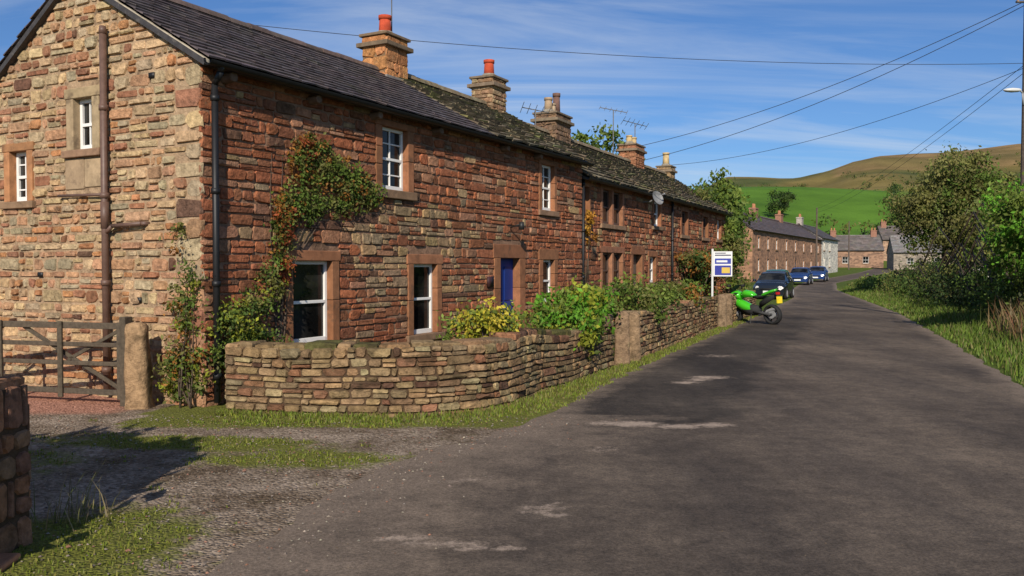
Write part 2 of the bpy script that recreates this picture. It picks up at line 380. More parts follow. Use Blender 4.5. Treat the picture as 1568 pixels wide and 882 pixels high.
box(T,Mf,ds0-.1,ds1+.1,-.2,.25,-.05,.12,(.25,.16,.1))
box(H['win'],Mf,ds0,ds1,-.17,-.13,.12,dh,(.012,.04,.22))
for i in range(2):
    for (a,b) in ((.25,.95),(1.05,1.75)):
        x0=ds0+.1+i*.34; box(H['win'],Mf,x0,x0+.26,-.13,-.115,a,b,(.010,.033,.18))
box(H['metal'],Mf,ds1-.1,ds1-.06,-.12,-.08,.95,1.0,(.5,.4,.15))
cyl(H['metal'],Mf(7.95,.04,2.55),Mf(7.95,.3,2.62),.015,.015,(.02,.02,.02)); cyl(H['metal'],Mf(7.95,.3,2.5),Mf(7.95,.3,2.66),.06,.05,(.02,.02,.02))
box(H['metal'],Mf,7.0,7.22,.03,.06,1.35,1.55,(.05,.02,.02))
hf.append((ds0-.26,ds1+.26,0,dh+.28))
MORT=(.28,.17,.11)
hp=[(a+.02,b-.02,c+.02,d-.02) for a,b,c,d in hf]
panel(H['back'],Mf,0,LEN,-.3,EH,hp,MORT,o=.002)
stones(H['wall'],Mf,-.025,LEN,-.05,EH-.02,.135,.42,pal_front,hf,prot=.026,gap=.007)
hg=[]
def winG(t0,t1,h0,h1,**k):
    r=window(H,Mg0,W-t1,W-t0,h0,h1,**k); hg.append(r)
winG(2.03,2.42,3.33,4.03,nx=2,ny=2,jamb=.15,lint=.14,sill=.1,col=(.36,.26,.15))
winG(3.47,3.88,2.68,3.40,nx=2,ny=4,jamb=.13,lint=.12,sill=.1,col=(.38,.18,.08))
for (a,b,c,d) in ((W-2.62,W-2.22,2.80,3.22),(W-2.21,W-1.85,2.82,3.2)):
    box(T,Mg0,a,b,-.05,.025,c,d,jit((.38,.27,.16)))
hg.append((W-2.62,W-1.85,2.80,3.22))
hp=[(a+.02,b-.02,c+.02,d-.02) for a,b,c,d in hg]
GM=(.42,.29,.18)
panel(H['back'],Mg0,0,W,-.3,BEH,hp,GM,o=.006)
H['back'].add([Mg(W,.006,BEH),Mg(0,.006,BEH),Mg(0,.006,EH),Mg(RT,.006,RH)],[(0,1,2,3)],GM)
def gclip(h):
    tmin=0 if h<EH else (h-EH)/(RH-EH)*RT
    tmax=W if h<BEH else W-(h-BEH)/(RH-BEH)*(W-RT)
    return (W-tmax+.03,W-tmin-(.05 if h>EH else -.025))
h=0;k=0
while h<EH-.12:
    q=min(R.uniform(.16,.30),EH-.02-h); a=.44 if k%2 else .24
    stone(H['wall'],Mg0,W-a,W+.026,h+.008,h+q-.008,pal_gable(0,h),.028); hg.append((W-a,W+.1,h,h+q)); h+=q;k+=1
stones(H['wall'],Mg0,0,W+.025,-.05,RH,.135,.34,pal_gable,hg,clip=gclip,prot=.030,gap=.011)
Mb=frame(P0+V*W+U*LEN,-U); panel(H['back'],Mb,0,LEN,-.3,BEH,[],MORT)
Me=frame(P0+U*LEN,V); panel(H['back'],Me,0,W,-.3,BEH,[],MORT)
H['back'].add([Me(0,0,BEH),Me(W,0,BEH),Me(RT,0,RH),Me(0,0,EH)],[(0,1,2,3)],MORT)
SPL=6.95
sl=(RH-EH)/RT
roofplane(H['roof'],H['slab'],Mf,-.10,SPL,.22,EH-.22*sl+.06,-RT,RH+.06,.19,.27,slatecol)
slb=(RH-BEH)/(W-RT)
roofplane(H['roof'],H['slab'],Mf,-.10,LEN+.1,-W-.2,BEH-.2*slb+.06,-RT,RH+.06,.19,.3,slatecol)
ridge(H['roof'],Mf,-.1,SPL,-RT,RH+.08,(.12,.085,.07))
for (t0,h0,t1,h1) in ((-.2,EH-.2*sl,RT,RH),(W+.2,BEH-.2*slb,RT,RH)):
    vs=[Mg(t0,.03,h0-.03),Mg(t1,.03,h1-.03),Mg(t1,.03,h1+.03),Mg(t0,.03,h0+.03),Mg(t0,.085,h0-.03),Mg(t1,.085,h1-.03),Mg(t1,.085,h1+.03),Mg(t0,.085,h0+.03)]
    H['trim'].add(vs,BOXF,(.40,.35,.27))
BLK=(.012,.012,.013)
def gutter(Hh,M,s0,s1,o,h,col=BLK):
    n=6; vs=[]
    for s in (s0,s1):
        for i in range(n+1):
            a=math.pi+math.pi*i/n; vs.append(M(s,o+math.cos(a)*.065,h+math.sin(a)*.065))
    Hh['metal'].add(vs,[(i,i+1,n+2+i,n+1+i) for i in range(n)],col)
    Hh['metal'].add([M(s0,o-.068,h-.02),M(s1,o-.068,h-.02),M(s1,o-.068,h+.03),M(s0,o-.068,h+.03)],[(0,1,2,3)],col)
gutter(H,Mf,-.12,LEN+.05,.26,EH-.11)
def pipe(Hh,M,s,o,h0,h1,r_,col,off=0):
    cyl(Hh['metal'],M(s,o,h0),M(s,o,h1),r_,r_,col,10)
    h=h0+.3
    while h<h1: cyl(Hh['metal'],M(s,o,h),M(s,o,h+.07),r_*1.35,r_*1.35,col,10); h+=1.15
pipe(H,Mf,.13,.10,.05,4.0,.042,BLK)
tube(H['metal'],[Mf(.13,.10,4.0),Mf(.10,.24,4.14),Mf(.10,.26,4.22)],[.04,.04,.04],BLK,9)
PB=(.13,.075,.055)
pipe(H,Mg,1.69,.10,.05,4.8,.047,PB)
cyl(H['metal'],Mg(1.69,.10,4.8),Mg(1.69,.1,4.9),.056,.042,PB)
tube(H['metal'],[Mg(1.69,.10,2.18),Mg(1.55,.10,2.28),Mg(1.0,.09,2.30),Mg(.95,0,2.30)],[.028]*4,PB,8)
tube(H['metal'],[Mg(1.69,.09,2.70),Mg(2.7,.07,2.72)],[.020]*2,PB,8)
cyl(H['metal'],Mg(1.69,.10,2.25),Mg(1.69,.1,2.6),.056,.056,PB)
for s in (.36,1.95,3.38,5.14,7.6,9.1):
    cyl(H['trim'],Mf(s,0,4.12),Mf(s,.20,4.13),.07,.065,(.16,.10,.065),10)
for t,h in ((.85,4.15),(3.2,1.6),(1.15,1.28)):
    box(H['metal'],Mg0,W-t-.05,W-t+.05,-.01,.034,h,h+.07,(.01,.01,.01))  # not pipework: black blocks painting the dark inside small slit holes
POT=(.45,.07,.03)
chimney(H,Mf,6.92,-RT,.76,.6,5.35,6.44,[(0,0,.14,.40,POT)],lambda s,h:pick([((.48,.22,.09),3),((.40,.18,.08),1)]),.26,.5,cap=(.17,.12,.075))
cyl(H['metal'],Mf(7.15,-RT,6.5),Mf(7.15,-RT,7.4),.012,.012,(.1,.1,.1))
chimney(H,Mf,11.25,-RT,.7,.6,5.35,6.43,[(0,0,.14,.42,POT)],lambda s,h:pick([((.36,.26,.15),2),((.28,.17,.1),2)]),.14,.3)
box(H['trim'],Mf,6.92-.43,6.92+.43,-RT+.3,-RT+.36,5.35,5.62,(.22,.2,.18))
H2r=MB()
roofplane(H2r,H['slab'],Mf,SPL+.01,LEN+.15,.25,EH-.25*sl+.07,-RT,RH+.07,.27,.36,ststcol,.028,rough=1)
ridge(H2r,Mf,SPL+.02,LEN+.15,-RT,RH+.12,(.21,.165,.10),.13)
e=finish(H,'stone_cottage'); H2r.build('stone_slate_roof',M_STSLATE,e)

# ------------------------------------------------------------------ COTTAGE ROW 2
Q0=P0+U*(LEN+.02); D2=Vector((.441,.898)).normalized(); V2=Vector((-D2.y,D2.x)); Q0=Q0+V2*.12
L2=16.9;E2=4.05;R2=5.6;T2=2.45
M2=frame(Q0,D2)
H=newH(); hs=[]
DK=(.10,.06,.045)
hs.append(window(H,M2,1.75,3.35,2.88,3.80,1,2,mull=1,frame_col=DK,col=(.31,.14,.075)))
hs.append(window(H,M2,1.75,3.35,1.15,2.12,1,2,mull=1,frame_col=DK,col=(.31,.14,.075)))
hs.append(window(H,M2,5.95,6.6,1.25,2.05,2,2)); hs.append(window(H,M2,6.4,7.1,3.02,3.80,2,2))
hs.append(window(H,M2,9.7,10.5,2.85,3.68,1,2,frame_col=DK)); hs.append(window(H,M2,12.8,13.6,2.85,3.65,1,2,frame_col=DK))
hs.append(window(H,M2,9.7,10.5,1.2,2.05,1,2,frame_col=DK)); hs.append(window(H,M2,15.2,15.9,2.85,3.65,2,2)); hs.append(window(H,M2,14.0,14.8,1.2,2.05,2,2))
hs.append(window(H,M2,.35,.75,2.9,3.75,1,2,frame_col=DK,jamb=.1))
for d0 in (4.3,11.4):
    box(H['trim'],M2,d0-.2,d0,-.2,.045,0,2.1,jit(ORG)); box(H['trim'],M2,d0+.85,d0+1.05,-.2,.045,0,2.1,jit(ORG)); box(H['trim'],M2,d0-.22,d0+1.07,-.2,.05,2.1,2.35,jit(ORG))
    box(H['win'],M2,d0,d0+.85,-.18,-.14,0,2.1,(.12,.1,.08)); hs.append((d0-.2,d0+1.05,0,2.35))
hp=[(a+.02,b-.02,c+.02,d-.02) for a,b,c,d in hs]
panel(H['back'],M2,0,L2,-.3,E2,hp,(.24,.14,.09),o=.002)
stones(H['wall'],M2,0,L2,0,E2,.145,.40,pal_row,hs,prot=.026,gap=.007)
for (O,D,L) in ((Q0+V2*2*T2+D2*L2,-D2,L2),(Q0+D2*L2,V2,2*T2),(Q0+V2*2*T2,-V2,2*T2)):
    Mx=frame(O,D); panel(H['back'],Mx,0,L,-.3,E2,[],(.24,.13,.085))
    if L<10: H['back'].add([Mx(0,0,E2),Mx(L,0,E2),Mx(L/2,0,R2)],[(0,1,2)],(.24,.13,.085))
s2=(R2-E2)/T2
roofplane(H['roof'],H['slab'],M2,-.0,L2+.12,.24,E2-.24*s2+.07,-T2,R2+.07,.27,.38,ststcol,.028,rough=1)
roofplane(H['roof'],H['slab'],M2,-.0,L2+.12,-2*T2-.24,E2-.24*s2+.07,-T2,R2+.07,.3,.45,ststcol,.028,rough=1)
ridge(H['roof'],M2,0,L2+.1,-T2,R2+.12,(.22,.17,.11),.13)
gutter(H,M2,0,L2,.27,E2-.12); pipe(H,M2,.18,.09,0,3.9,.04,BLK); pipe(H,M2,8.3,.09,0,3.9,.04,BLK)
YP=(.55,.40,.2)
chimney(H,M2,4.15,-T2,1.15,.7,5.2,6.25,[(-.33,0,.13,.42,(.35,.25,.16)),(.28,0,.12,.66,(.16,.09,.07)),(-.02,.0,.11,.3,(.4,.3,.2))],lambda s,h:pick([((.24,.15,.095),3),((.17,.11,.07),2)]),.14,.3)
chimney(H,M2,11.7,-T2,1.1,.65,5.2,6.30,[(-.3,0,.12,.3,YP),(.25,0,.12,.3,YP)],lambda s,h:pick([((.38,.17,.09),3),((.28,.13,.07),2)]),.14,.3)
chimney(H,M2,16.4,-T2,.7,.6,5.2,6.0,[(0,0,.15,.55,YP)],lambda s,h:pick([((.33,.22,.12),3)]),.14,.3)
e2=finish(H,'stone_cottage',M_STSLATE)
# satellite dish
mb=MB(); c=M2(5.36,.40,3.78); ax=(M2(5.0,1.2,4.1)-M2(5.36,.45,3.78)).normalized(); a=ax.orthogonal().normalized(); b=ax.cross(a); rings=[(0,0),(.09,.012),(.17,.04),(.225,.08)]
vs=[c];fs=[]
for r_,z in rings[1:]:
    for i in range(16): t=i*math.pi/8; vs.append(c+a*math.cos(t)*r_+b*math.sin(t)*r_+ax*z)
fs+=[(0,1+i,1+(i+1)%16) for i in range(16)]
for k in range(2):
    for i in range(16): fs.append((1+k*16+i,1+k*16+(i+1)%16,17+k*16+(i+1)%16,17+k*16+i))
mb.add(vs,fs,(.2,.2,.2)); tube(mb,[c-b*.2,c+ax*.3],[.01,.01],(.1,.1,.1)); cyl(mb,c+ax*.28,c+ax*.36,.025,.025,(.3,.3,.3)); tube(mb,[c,M2(5.36,.2,3.7),M2(5.36,0,3.7)],[.02]*3,(.2,.2,.2))
mb.build('satellite_dish',M_METAL)

# ------------------------------------------------------------------ ground levels
YB=[-60,-30,-10,0,10,20,35,50,60,75,90,105,120,150]; ZB=[0,0,0,0,0,0,0,0,.08,.22,.4,.6,.85,1.4]
def interp(x,xs,ys):
    if x<=xs[0]: return ys[0]
    for i in range(len(xs)-1):
        if x<=xs[i+1]: return ys[i]+(ys[i+1]-ys[i])*(x-xs[i])/(xs[i+1]-xs[i])
    return ys[-1]
PY=[150,180,200,250,300,350,400,430,480,600,700,800,900,1000,1200,2000,3200]; PZ=[0,3,5.5,13,23,32,37.5,38.5,36,50,70,92,107,112,100,80,60]
def zg(x,y):
    z=interp(y,YB,ZB)
    if y>150:
        r=x/y; p=interp(y,PY,PZ)
        l1=interp(r,[-.4,0,.12,.20,.26,.44,.6],[.2,.3,.5,.78,1.0,.96,1.0]); l2=interp(r,[-.4,0,.15,.2,.25,.335,.37,.40,.43,.5,.6,.8],[.2,.3,.45,.6,.86,.91,.98,1.08,1.13,1.13,1.17,1.2])
        k=max(0,min(1,(y-420)/150)); z+=p*(l1*(1-k)+l2*k)
        if y>200: z+=noise.noise(Vector((x*.012,y*.012,1)))*min(4,(y-200)*.01)+noise.noise(Vector((x*.004,y*.004,5)))*min(7,(y-200)*.012)*k
    return z
xs=[-1500,-900,-600,-400,-250,-150,-90,-50,-25,-10,0,10,25,40]+[52+i*8 for i in range(82)]+[740,800,900,1100,1500,2500]
ys=YB+[165+12*i for i in range(72)]+[1060,1120,1200,1350,1600,2000,2600,3200]
mb=MB(); nx=len(xs)
def gcol(x,y):
    n=noise.noise(Vector((x*.01,y*.01,2))); r=x/max(y,1)
    if y<170: return (.085,.12,.022)
    if y<425+20*noise.noise(Vector((x*.01,0,0))): 
        c=(.085,.18,.022)
        if r>.455: c=(.14,.17,.045)
        if y>375 and r>.36: c=(.14,.20,.03)
        return c
    if y<520: return (.15,.16,.045) 
    k=max(0,min(1,.5+n*1.8+noise.noise(Vector((x*.03,y*.02,7)))*.9))
    a=(.19,.15,.055);b=(.085,.10,.035)
    if r>.38 and y>740: a=(.26,.175,.085);b=(.15,.12,.05)
    return tuple(a[i]*k+b[i]*(1-k) for i in range(3))
mb.vc=[gcol(x,y) for y in ys for x in xs]
for j in range(len(ys)-1):
    for i in range(nx-1):
        mb.f.append([j*nx+i,j*nx+i+1,(j+1)*nx+i+1,(j+1)*nx+i])
mb.v=[(x,y,zg(x,y)) for y in ys for x in xs]
g=mb.build('ground',M_GROUND,smooth=True)

# road
LY=[-30,0,3,4.8,6.2,7.3,8.1,9.4,12.5,16.6,26.1,36.7,46,60,77,95,120,150]; LX=[-8,-2.9,-2.1,-1.75,-1.45,-1.2,-.75,.25,1.3,2.95,7.0,11.4,15.2,19.7,26.3,35.5,49,64]
RY=[-30,0,6,12.5,20.3,31.6,46,60,77,95,120,150]; RX=[-6,3.2,5.2,7.5,10.4,14.4,18.9,23.0,29.4,39,53,69]
def smoothi(y,a,b): return (interp(y-.8,a,b)+interp(y,a,b)*2+interp(y+.8,a,b))/4
def xl(y): return smoothi(y,LY,LX)
def xr(y): return smoothi(y,RY,RX)
rows=sorted(set([round(-30+i*1.0,2) for i in range(30)]+[round(i*.1,3) for i in range(350)]+[35+i for i in range(115)]+YB[1:]))
rows=[y for y in rows if -30<=y<=150]
mb=MB(); NC=60; mb.vc=[]
SC=[(-.75,5.42,.13,.8),(-.60,5.36,.12,.9),(-.40,5.27,.12,.8),(-.25,5.24,.12,.9),(-.02,5.22,.12,.8),(.28,5.9,.16,.5),(.18,6.05,.18,.6),(.32,6.15,.12,.7),(1.05,9.4,.22,.8),(1.35,9.35,.28,1.0),(1.8,9.2,.22,1.0),(2.2,9.3,.25,.8),(.85,8.05,.25,.5),(.5,8.3,.2,.4),(2.6,12.7,.25,.8),(3.1,13.3,.35,.8),(2.85,13.0,.2,.9),(4.,16.5,.5,.5),(-.4,6.9,.3,.35)]
for y in rows:
    amp=.22 if y<9 else .10
    a=xl(y)+amp*noise.noise(Vector((y*1.7,0,4)))+amp*.5*noise.noise(Vector((y*6,0,4))); b=xr(y)+.12*noise.noise(Vector((y*1.3,0,8)))+.06*noise.noise(Vector((y*6,0,8)))
    for i in range(NC+1):
        x=a+(b-a)*i/NC; mb.v.append((x,y,interp(y,YB,ZB)+.008))
        dl=x-xl(y)
        e=max(0,1-dl/.7)*.9+max(0,1-(xr(y)-x)/.6)
        if y<10: e=max(e,1.0*max(0,1-dl/2.4))
        s=max([0]+[k*max(0,1-math.hypot((x-sx)/(sr*1.6),(y-sy)/sr)) for sx,sy,sr,k in SC])
        bl=max(0,min(1,(2.6-dl)/1.0))*max(0,min(1,(y-8.6)/1.5))*max(0,min(1,(34-y)/10))
        mb.vc.append((min(1,e),min(1,s*1.25),max(0,bl)))
for j in range(len(rows)-1):
    for i in range(NC):
        q=j*(NC+1)+i; mb.f.append([q,q+1,q+NC+2,q+NC+1])
mb.build('road',M_ROAD,smooth=True)
# gravel driveway apron
def mossf(x,y):
    moss=max(0,1-math.hypot((x+3.2)/2.0,(y-8.35+.12*(x+3))/.45))*1.4
    moss+=max(0,1-math.hypot((x+1.9)/1.4,(y-7.65)/.45))*1.2
    moss+=max(0,1-math.hypot((x+2.75)/1.0,(y-5.2)/1.2))*1.4
    moss+=max(0,1-math.hypot((x+4.5)/1.2,(y-7.5)/1.0))*.6
    if y>9.0 and x>-4.3: moss+=1.0*min(1,(y-9.0)/.4)
    return moss
mb=MB(); n1=80; mb.vc=[]
for j in range(106):
    y=3.0+j*.1
    x0=-13; x1=xl(y)+.5
    for i in range(n1+1):
        x=x0+(x1-x0)*i/n1; mb.v.append((x,y,.004))
        pk=max(0,min(1,(y-9.9)/.25))*max(0,min(1,(-4.65-x)/.15))
        mb.vc.append((min(1,mossf(x,y)),pk,0))
for j in range(105):
    for i in range(n1):
        q=j*(n1+1)+i; mb.f.append([q,q+1,q+n1+2,q+n1+1])
mb.build('gravel_driveway',M_GRAVEL)
# loose pebbles
mb=MB()
def pebble(x,y,z,r_,c):
    a=R.uniform(0,3.1); ca,sa=math.cos(a),math.sin(a); e=R.uniform(.6,1)
    pts=[(r_,0,0),(0,r_*e,0),(-r_*.9,0,0),(0,-r_*e,0),(r_*.2,0,r_*.6)]
    vs=[(x+p*ca-q*sa,y+p*sa+q*ca,z+w_) for p,q,w_ in pts]
    mb.add(vs,[(0,1,4),(1,2,4),(2,3,4),(3,0,4)],c)
for i in range(3600):
    y=4.6+R.random()**.8*5.3; x=R.uniform(-5.6,xl(y)+.4+R.random()**4*.9)
    pebble(x,y,.010,R.uniform(.004,.015)*(1.5 if R.random()<.05 else 1),jit(R.choice([(.25,.21,.17),(.20,.16,.125),(.30,.25,.19),(.27,.14,.09),(.15,.12,.1)]),.25))
for i in range(400):
    y=5+R.random()*9; x=R.uniform(xl(y),xr(y)); pebble(x,y,.010,R.uniform(.003,.008),jit((.12,.09,.06),.4))
mb.build('loose_stones',M_TRIM)

# ------------------------------------------------------------------ garden walls
def polymap(pts,z=0):
    P=[Vector((p[0],p[1],0)) for p in pts]; d=[0]
    for i in range(len(P)-1): d.append(d[-1]+(P[i+1]-P[i]).length)
    nn=[]
    for i in range(len(P)):
        a=P[max(0,i-1)];b=P[min(len(P)-1,i+1)]; t=(b-a).normalized(); nn.append(Vector((t.y,-t.x,0)))
    def M(s,o,h):
        ss=max(0,min(d[-1]-1e-6,s))
        for i in range(len(P)-1):
            if ss<=d[i+1]: break
        k=(ss-d[i])/(d[i+1]-d[i]); n=(nn[i]*(1-k)+nn[i+1]*k)
        p=P[i]*(1-k)+P[i+1]*k
        if s!=ss: p=p+(P[i+1]-P[i]).normalized()*(s-ss)
        return p+n*o+Vector((0,0,h+z))
    return M,d[-1]
def gwall(name,pts,H0,th=.36,pal=pal_wall,rowh=.095,slen=.27,z=0,mat=M_DRYSTONE,hvar=.05,seed=0,wob=.018,mossy=.35):
    M,L=polymap(pts,z); e=empty(name); b=MB(); st=MB(); cp=MB()
    n=max(2,int(L/.25))
    hh=lambda s: H0+hvar*noise.noise(Vector((s*.6,seed,2)))*2
    for i in range(n):
        a=L*i/n; c=L*(i+1)/n; box(b,M,a,c,-th,0,-.1,hh(a)-.07,(.10,.065,.04))
    def Mw(s,o,h): return M(s,o+wob*noise.noise(Vector((s*1.5,h*2,1))),(h+wob*noise.noise(Vector((s*1.1,h*1.5,seed))))*hh(s)/H0)
    stones(st,Mw,0,L,-.02,H0-.05,rowh,slen,pal,prot=.034,gap=.005)
    Mk=lambda s,o,h: Mw(L-s,-th-o,h)
    stones(st,Mk,0,L,-.02,H0-.05,rowh*1.4,slen*1.4,pal,prot=.03,gap=.006)
    for F,ln in ((lambda s,o,h:Mw(-o,-th+s,h),th),(lambda s,o,h:Mw(L+o,-s,h),th)): stones(st,F,0,ln,-.02,H0-.05,rowh,.2,pal,prot=.02,gap=.006)
    s=0
    while s<L:
        w=R.uniform(.16,.5); w=min(w,L-s); t=R.uniform(.03,.075); c0=pal(s,0); ov=R.uniform(-.03,.035); y0=hh(s)-.06+R.uniform(-.015,.02)
        if R.random()<mossy: c0=jit((.11,.10,.035),.3)
        F=lambda ss,o,h: M(s+ss, o, y0+h)
        vs=[]
        base=[(.01,ov),(w*.5,ov+R.uniform(-.02,.02)),(w-.01,ov+R.uniform(-.03,.01)),(w-.008,-th*.5),(w-.01,-th-ov*.6),(w*.5,-th+R.uniform(-.03,.02)),(.01,-th+R.uniform(-.02,.02)),(.008,-th*.5)]
        for (a_,o_) in base: vs.append(F(a_,o_,-.02))
        for (a_,o_) in base: vs.append(F(a_+R.uniform(-.006,.006),o_+R.uniform(-.006,.006),t*R.uniform(.5,.8)))
        for (a_,o_) in base: vs.append(F(w/2+(a_-w/2)*.88,-th/2+(o_+th/2)*.88,t*R.uniform(.85,1.2)))
        vs.append(F(w/2,-th/2,t*1.1))
        fs=[(i,(i+1)%8,8+(i+1)%8,8+i) for i in range(8)]+[(8+i,8+(i+1)%8,16+(i+1)%8,16+i) for i in range(8)]+[(16+i,16+(i+1)%8,24) for i in range(8)]
        cp.add(vs,[f[::-1] for f in fs],c0)
        s+=w
    b.build('core',M_MORTAR,e); st.build('stones',mat,e,False); cp.build('coping',mat,e,False)
    return M,L
WP=[(-3.42,10.12),(-2.4,9.88),(-1.45,9.80),(-.85,9.92),(-.35,10.2),(.0,10.7),(.42,11.75),(1.0,12.9),(1.72,14.5)]
gwall('garden_wall',WP,.86,seed=1)
gwall('garden_wall',[(2.35,15.75),(3.4,18.2),(4.9,21.9),(5.75,23.8)],.90,seed=2)
gwall('garden_wall',[(6.35,25.0),(7.3,27.2),(8.6,30.0)],.90,seed=3)
gwall('field_wall',[(27.5,59),(31,68),(36,80),(44,93)][::-1],1.25,th=.5,rowh=.2,slen=.6,z=.1,seed=4,pal=lambda s,h:pick([((.13,.09,.06),2),((.18,.13,.08),1)]))
def pal_pier(s,h): return pick([((.32,.16,.085),2),((.28,.17,.10),1),((.22,.115,.07),1.4)])
gwall('boundary_wall',[(-6.2,5.25),(-4.2,5.1),(-3.08,5.02)],1.07,th=.32,pal=pal_pier,rowh=.19,slen=.36,seed=5,mat=M_STONE,wob=.004,mossy=0,hvar=.01)
mb=MB(); box(mb,frame((-3.3,4.72),(1,.1)),0,.40,-.28,0,0,.045,(.42,.19,.10)); mb.build('sandstone_kerb',M_TRIM,bevel=.02)

def post(name,x,y,w,d,h,col,lean=0):
    mb=MB(); n=12; prof=[0,.15,.4,.7,.88,.95,.985,1.0]; ws=[1.08,1.03,1,.97,.93,.84,.66,.4]; vs=[];fs=[]
    for k,(p,q) in enumerate(zip(prof,ws)):
        for i in range(n):
            t=2*math.pi*i/n+.3; cx=math.copysign(abs(math.cos(t))**.45,math.cos(t))*w/2*q; cy=math.copysign(abs(math.sin(t))**.45,math.sin(t))*d/2*q
            j=noise.noise(Vector((x+i*.9,k*1.3,y)))*.03
            vs.append((x+cx+j+lean*p,y+cy+j,h*p-.02))
    for k in range(len(prof)-1):
        for i in range(n): fs.append((k*n+i,k*n+(i+1)%n,(k+1)*n+(i+1)%n,(k+1)*n+i))
    fs.append(tuple(range((len(prof)-1)*n,len(prof)*n)))
    mb.add(vs,fs,col); mb.build(name,M_DRYSTONE,smooth=True)
post('stone_gatepost',-4.60,10.45,.27,.25,1.08,(.36,.23,.125),-.03)
post('stone_gatepost',1.95,15.0,.26,.2,.98,(.25,.165,.10)); post('stone_gatepost',2.22,15.5,.24,.2,.94,(.27,.18,.105))
post('stone_gatepost',5.95,24.1,.28,.25,.98,(.24,.165,.10)); post('stone_gatepost',6.3,24.85,.28,.25,.96,(.22,.15,.09))
# timber gate
mb=MB(); GA=Vector((-4.85,10.62)); GB=Vector((-8.3,11.55)); MG=frame(GA,GB-GA); L=(GB-GA).length
WD=(.085,.066,.045)
for h,t in ((1.0,.08),(.76,.055),(.52,.055),(.16,.07)):
    box(mb,MG,.0,L,-.02,.02,h-t/2,h+t/2,jit(WD))
for s in (.05,.95,1.9,2.8,L-.05): box(mb,MG,s-.035,s+.035,-.055,-.022,.08,1.05,jit(WD))
def bar(mb,a,b,w,M):
    s0,h0=a;s1,h1=b; mb.add([M(s0,.022,h0-w),M(s1,.022,h1-w),M(s1,.022,h1+w),M(s0,.022,h0+w),M(s0,.05,h0-w),M(s1,.05,h1-w),M(s1,.05,h1+w),M(s0,.05,h0+w)],BOXF,WD)
bar(mb,(.1,.2),(1.6,.98),.03,MG); bar(mb,(L-.1,.2),(1.9,.98),.03,MG); bar(mb,(.1,.95),(.9,.55),.026,MG)
box(mb,MG,-.06,.03,-.07,.07,-.02,1.12,WD); mb.build('wooden_field_gate',M_WOOD,bevel=.008)

# ------------------------------------------------------------------ far cottages
def simple_house(name,O,D,L,Wd,eh,rh,z,col,rcol,wins,roofrows=.4,chims=()):
    M=frame(O,D,z); H=newH(); D=Vector((D[0],D[1])).normalized(); V_=Vector((-D.y,D.x)); O=Vector(O)
    holes=[]
    for (s0,s1,h0,h1,fc) in wins: holes.append(window(H,M,s0,s1,h0,h1,2,2,frame_col=fc,col=tuple(c*1.1 for c in col)))
    hp=[(a+.02,b-.02,c+.02,d-.02) for a,b,c,d in holes]
    panel(H['wall'],M,0,L,-1,eh,hp,col)
    for (o,d,l) in ((O+V_*Wd+D*L,-D,L),(O+D*L,V_,Wd),(O+V_*Wd,-V_,Wd)):
        Mx=frame(o,d,z); panel(H['wall'],Mx,0,l,-1,eh,[],col)
        if abs(l-Wd)<1e-6: H['wall'].add([Mx(0,0,eh),Mx(l,0,eh),Mx(l/2,0,rh)],[(0,1,2)],col)
    sp=(rh-eh)/(Wd/2)
    roofplane(H['roof'],H['slab'],M,-.1,L+.1,.25,eh-.25*sp+.06,-Wd/2,rh+.06,roofrows,.6,lambda:jit(rcol,.25),.02)
    roofplane(H['roof'],H['slab'],M,-.1,L+.1,-Wd-.25,eh-.25*sp+.06,-Wd/2,rh+.06,roofrows,.6,lambda:jit(rcol,.25),.02)
    ridge(H['roof'],M,0,L,-Wd/2,rh+.1,tuple(c*1.4 for c in rcol),.13)
    gutter(H,M,0,L,.28,eh-.1)
    for (s,w,ch,cc) in chims:
        box(H['trim'],M,s-w/2,s+w/2,-Wd/2-.35,-Wd/2+.35,rh-.4,rh+ch,cc); box(H['trim'],M,s-w/2-.06,s+w/2+.06,-Wd/2-.41,-Wd/2+.41,rh+ch-.15,rh+ch-.05,cc)
        for k in (-.25,.25): cyl(H['pots'],M(s+k,-Wd/2,rh+ch),M(s+k,-Wd/2,rh+ch+.45),.13,.11,(.45,.2,.1),10)
    e=empty(name)
    for k,n,m in (('wall','walls',M_RUBBLE),('trim','window_surrounds',M_TRIM),('win','window_frames',M_PAINT),('glass','window_glass',M_GLASS),('roof','roof_slates',M_SLATE),('slab','roof_slab',M_SLATE),('metal','gutter',M_METAL),('pots','chimney_pots',M_TRIM)):
        if H[k].f: H[k].build(n,m,e)
d3=Vector((.488,.873))
wn=[]
for s in (2,6,10,15,20,25,30,35): wn.append((s,s+.9,3.2,4.3,WHITE)); wn.append((s,s+.9,1.0,2.2,WHITE))
simple_house('terraced_cottages',(22.5,79.5),d3,38,6,5.0,6.9,.3,(.30,.165,.10),(.10,.072,.062),[w for w in wn if w[1]<37],chims=((1.2,1.5,1.2,(.42,.15,.08)),(13,1.2,.9,(.3,.15,.1)),(26,1.2,.9,(.3,.15,.1))))
o4=Vector((22.5,79.5))+d3*38.1
simple_house('whitewashed_cottage',o4,d3,14,6,4.9,6.7,.7,(.58,.55,.49),(.085,.07,.06),[(1.5,2.4,3.2,4.3,DK),(1.5,2.4,1,2.2,DK),(6,6.9,3.2,4.3,DK),(6,6.9,1,2.2,DK)],chims=((1,1.2,1,(.4,.35,.3)),))
simple_house('distant_house',(57,152),(1,-.15),9,6,3.4,6.0,1.3,(.26,.16,.11),(.14,.12,.11),[(2,3,1,2.2,WHITE),(5.5,6.5,1,2.2,WHITE)],chims=((1,1,1,(.3,.15,.1)),(8,1,1,(.3,.15,.1))))
simple_house('farm_building',(62,138),(1,-.3),9,8,3.0,5.6,1.1,(.26,.22,.18),(.20,.185,.175),[(2,3,1,2.0,WHITE),(6,7.2,.8,2.0,WHITE)])
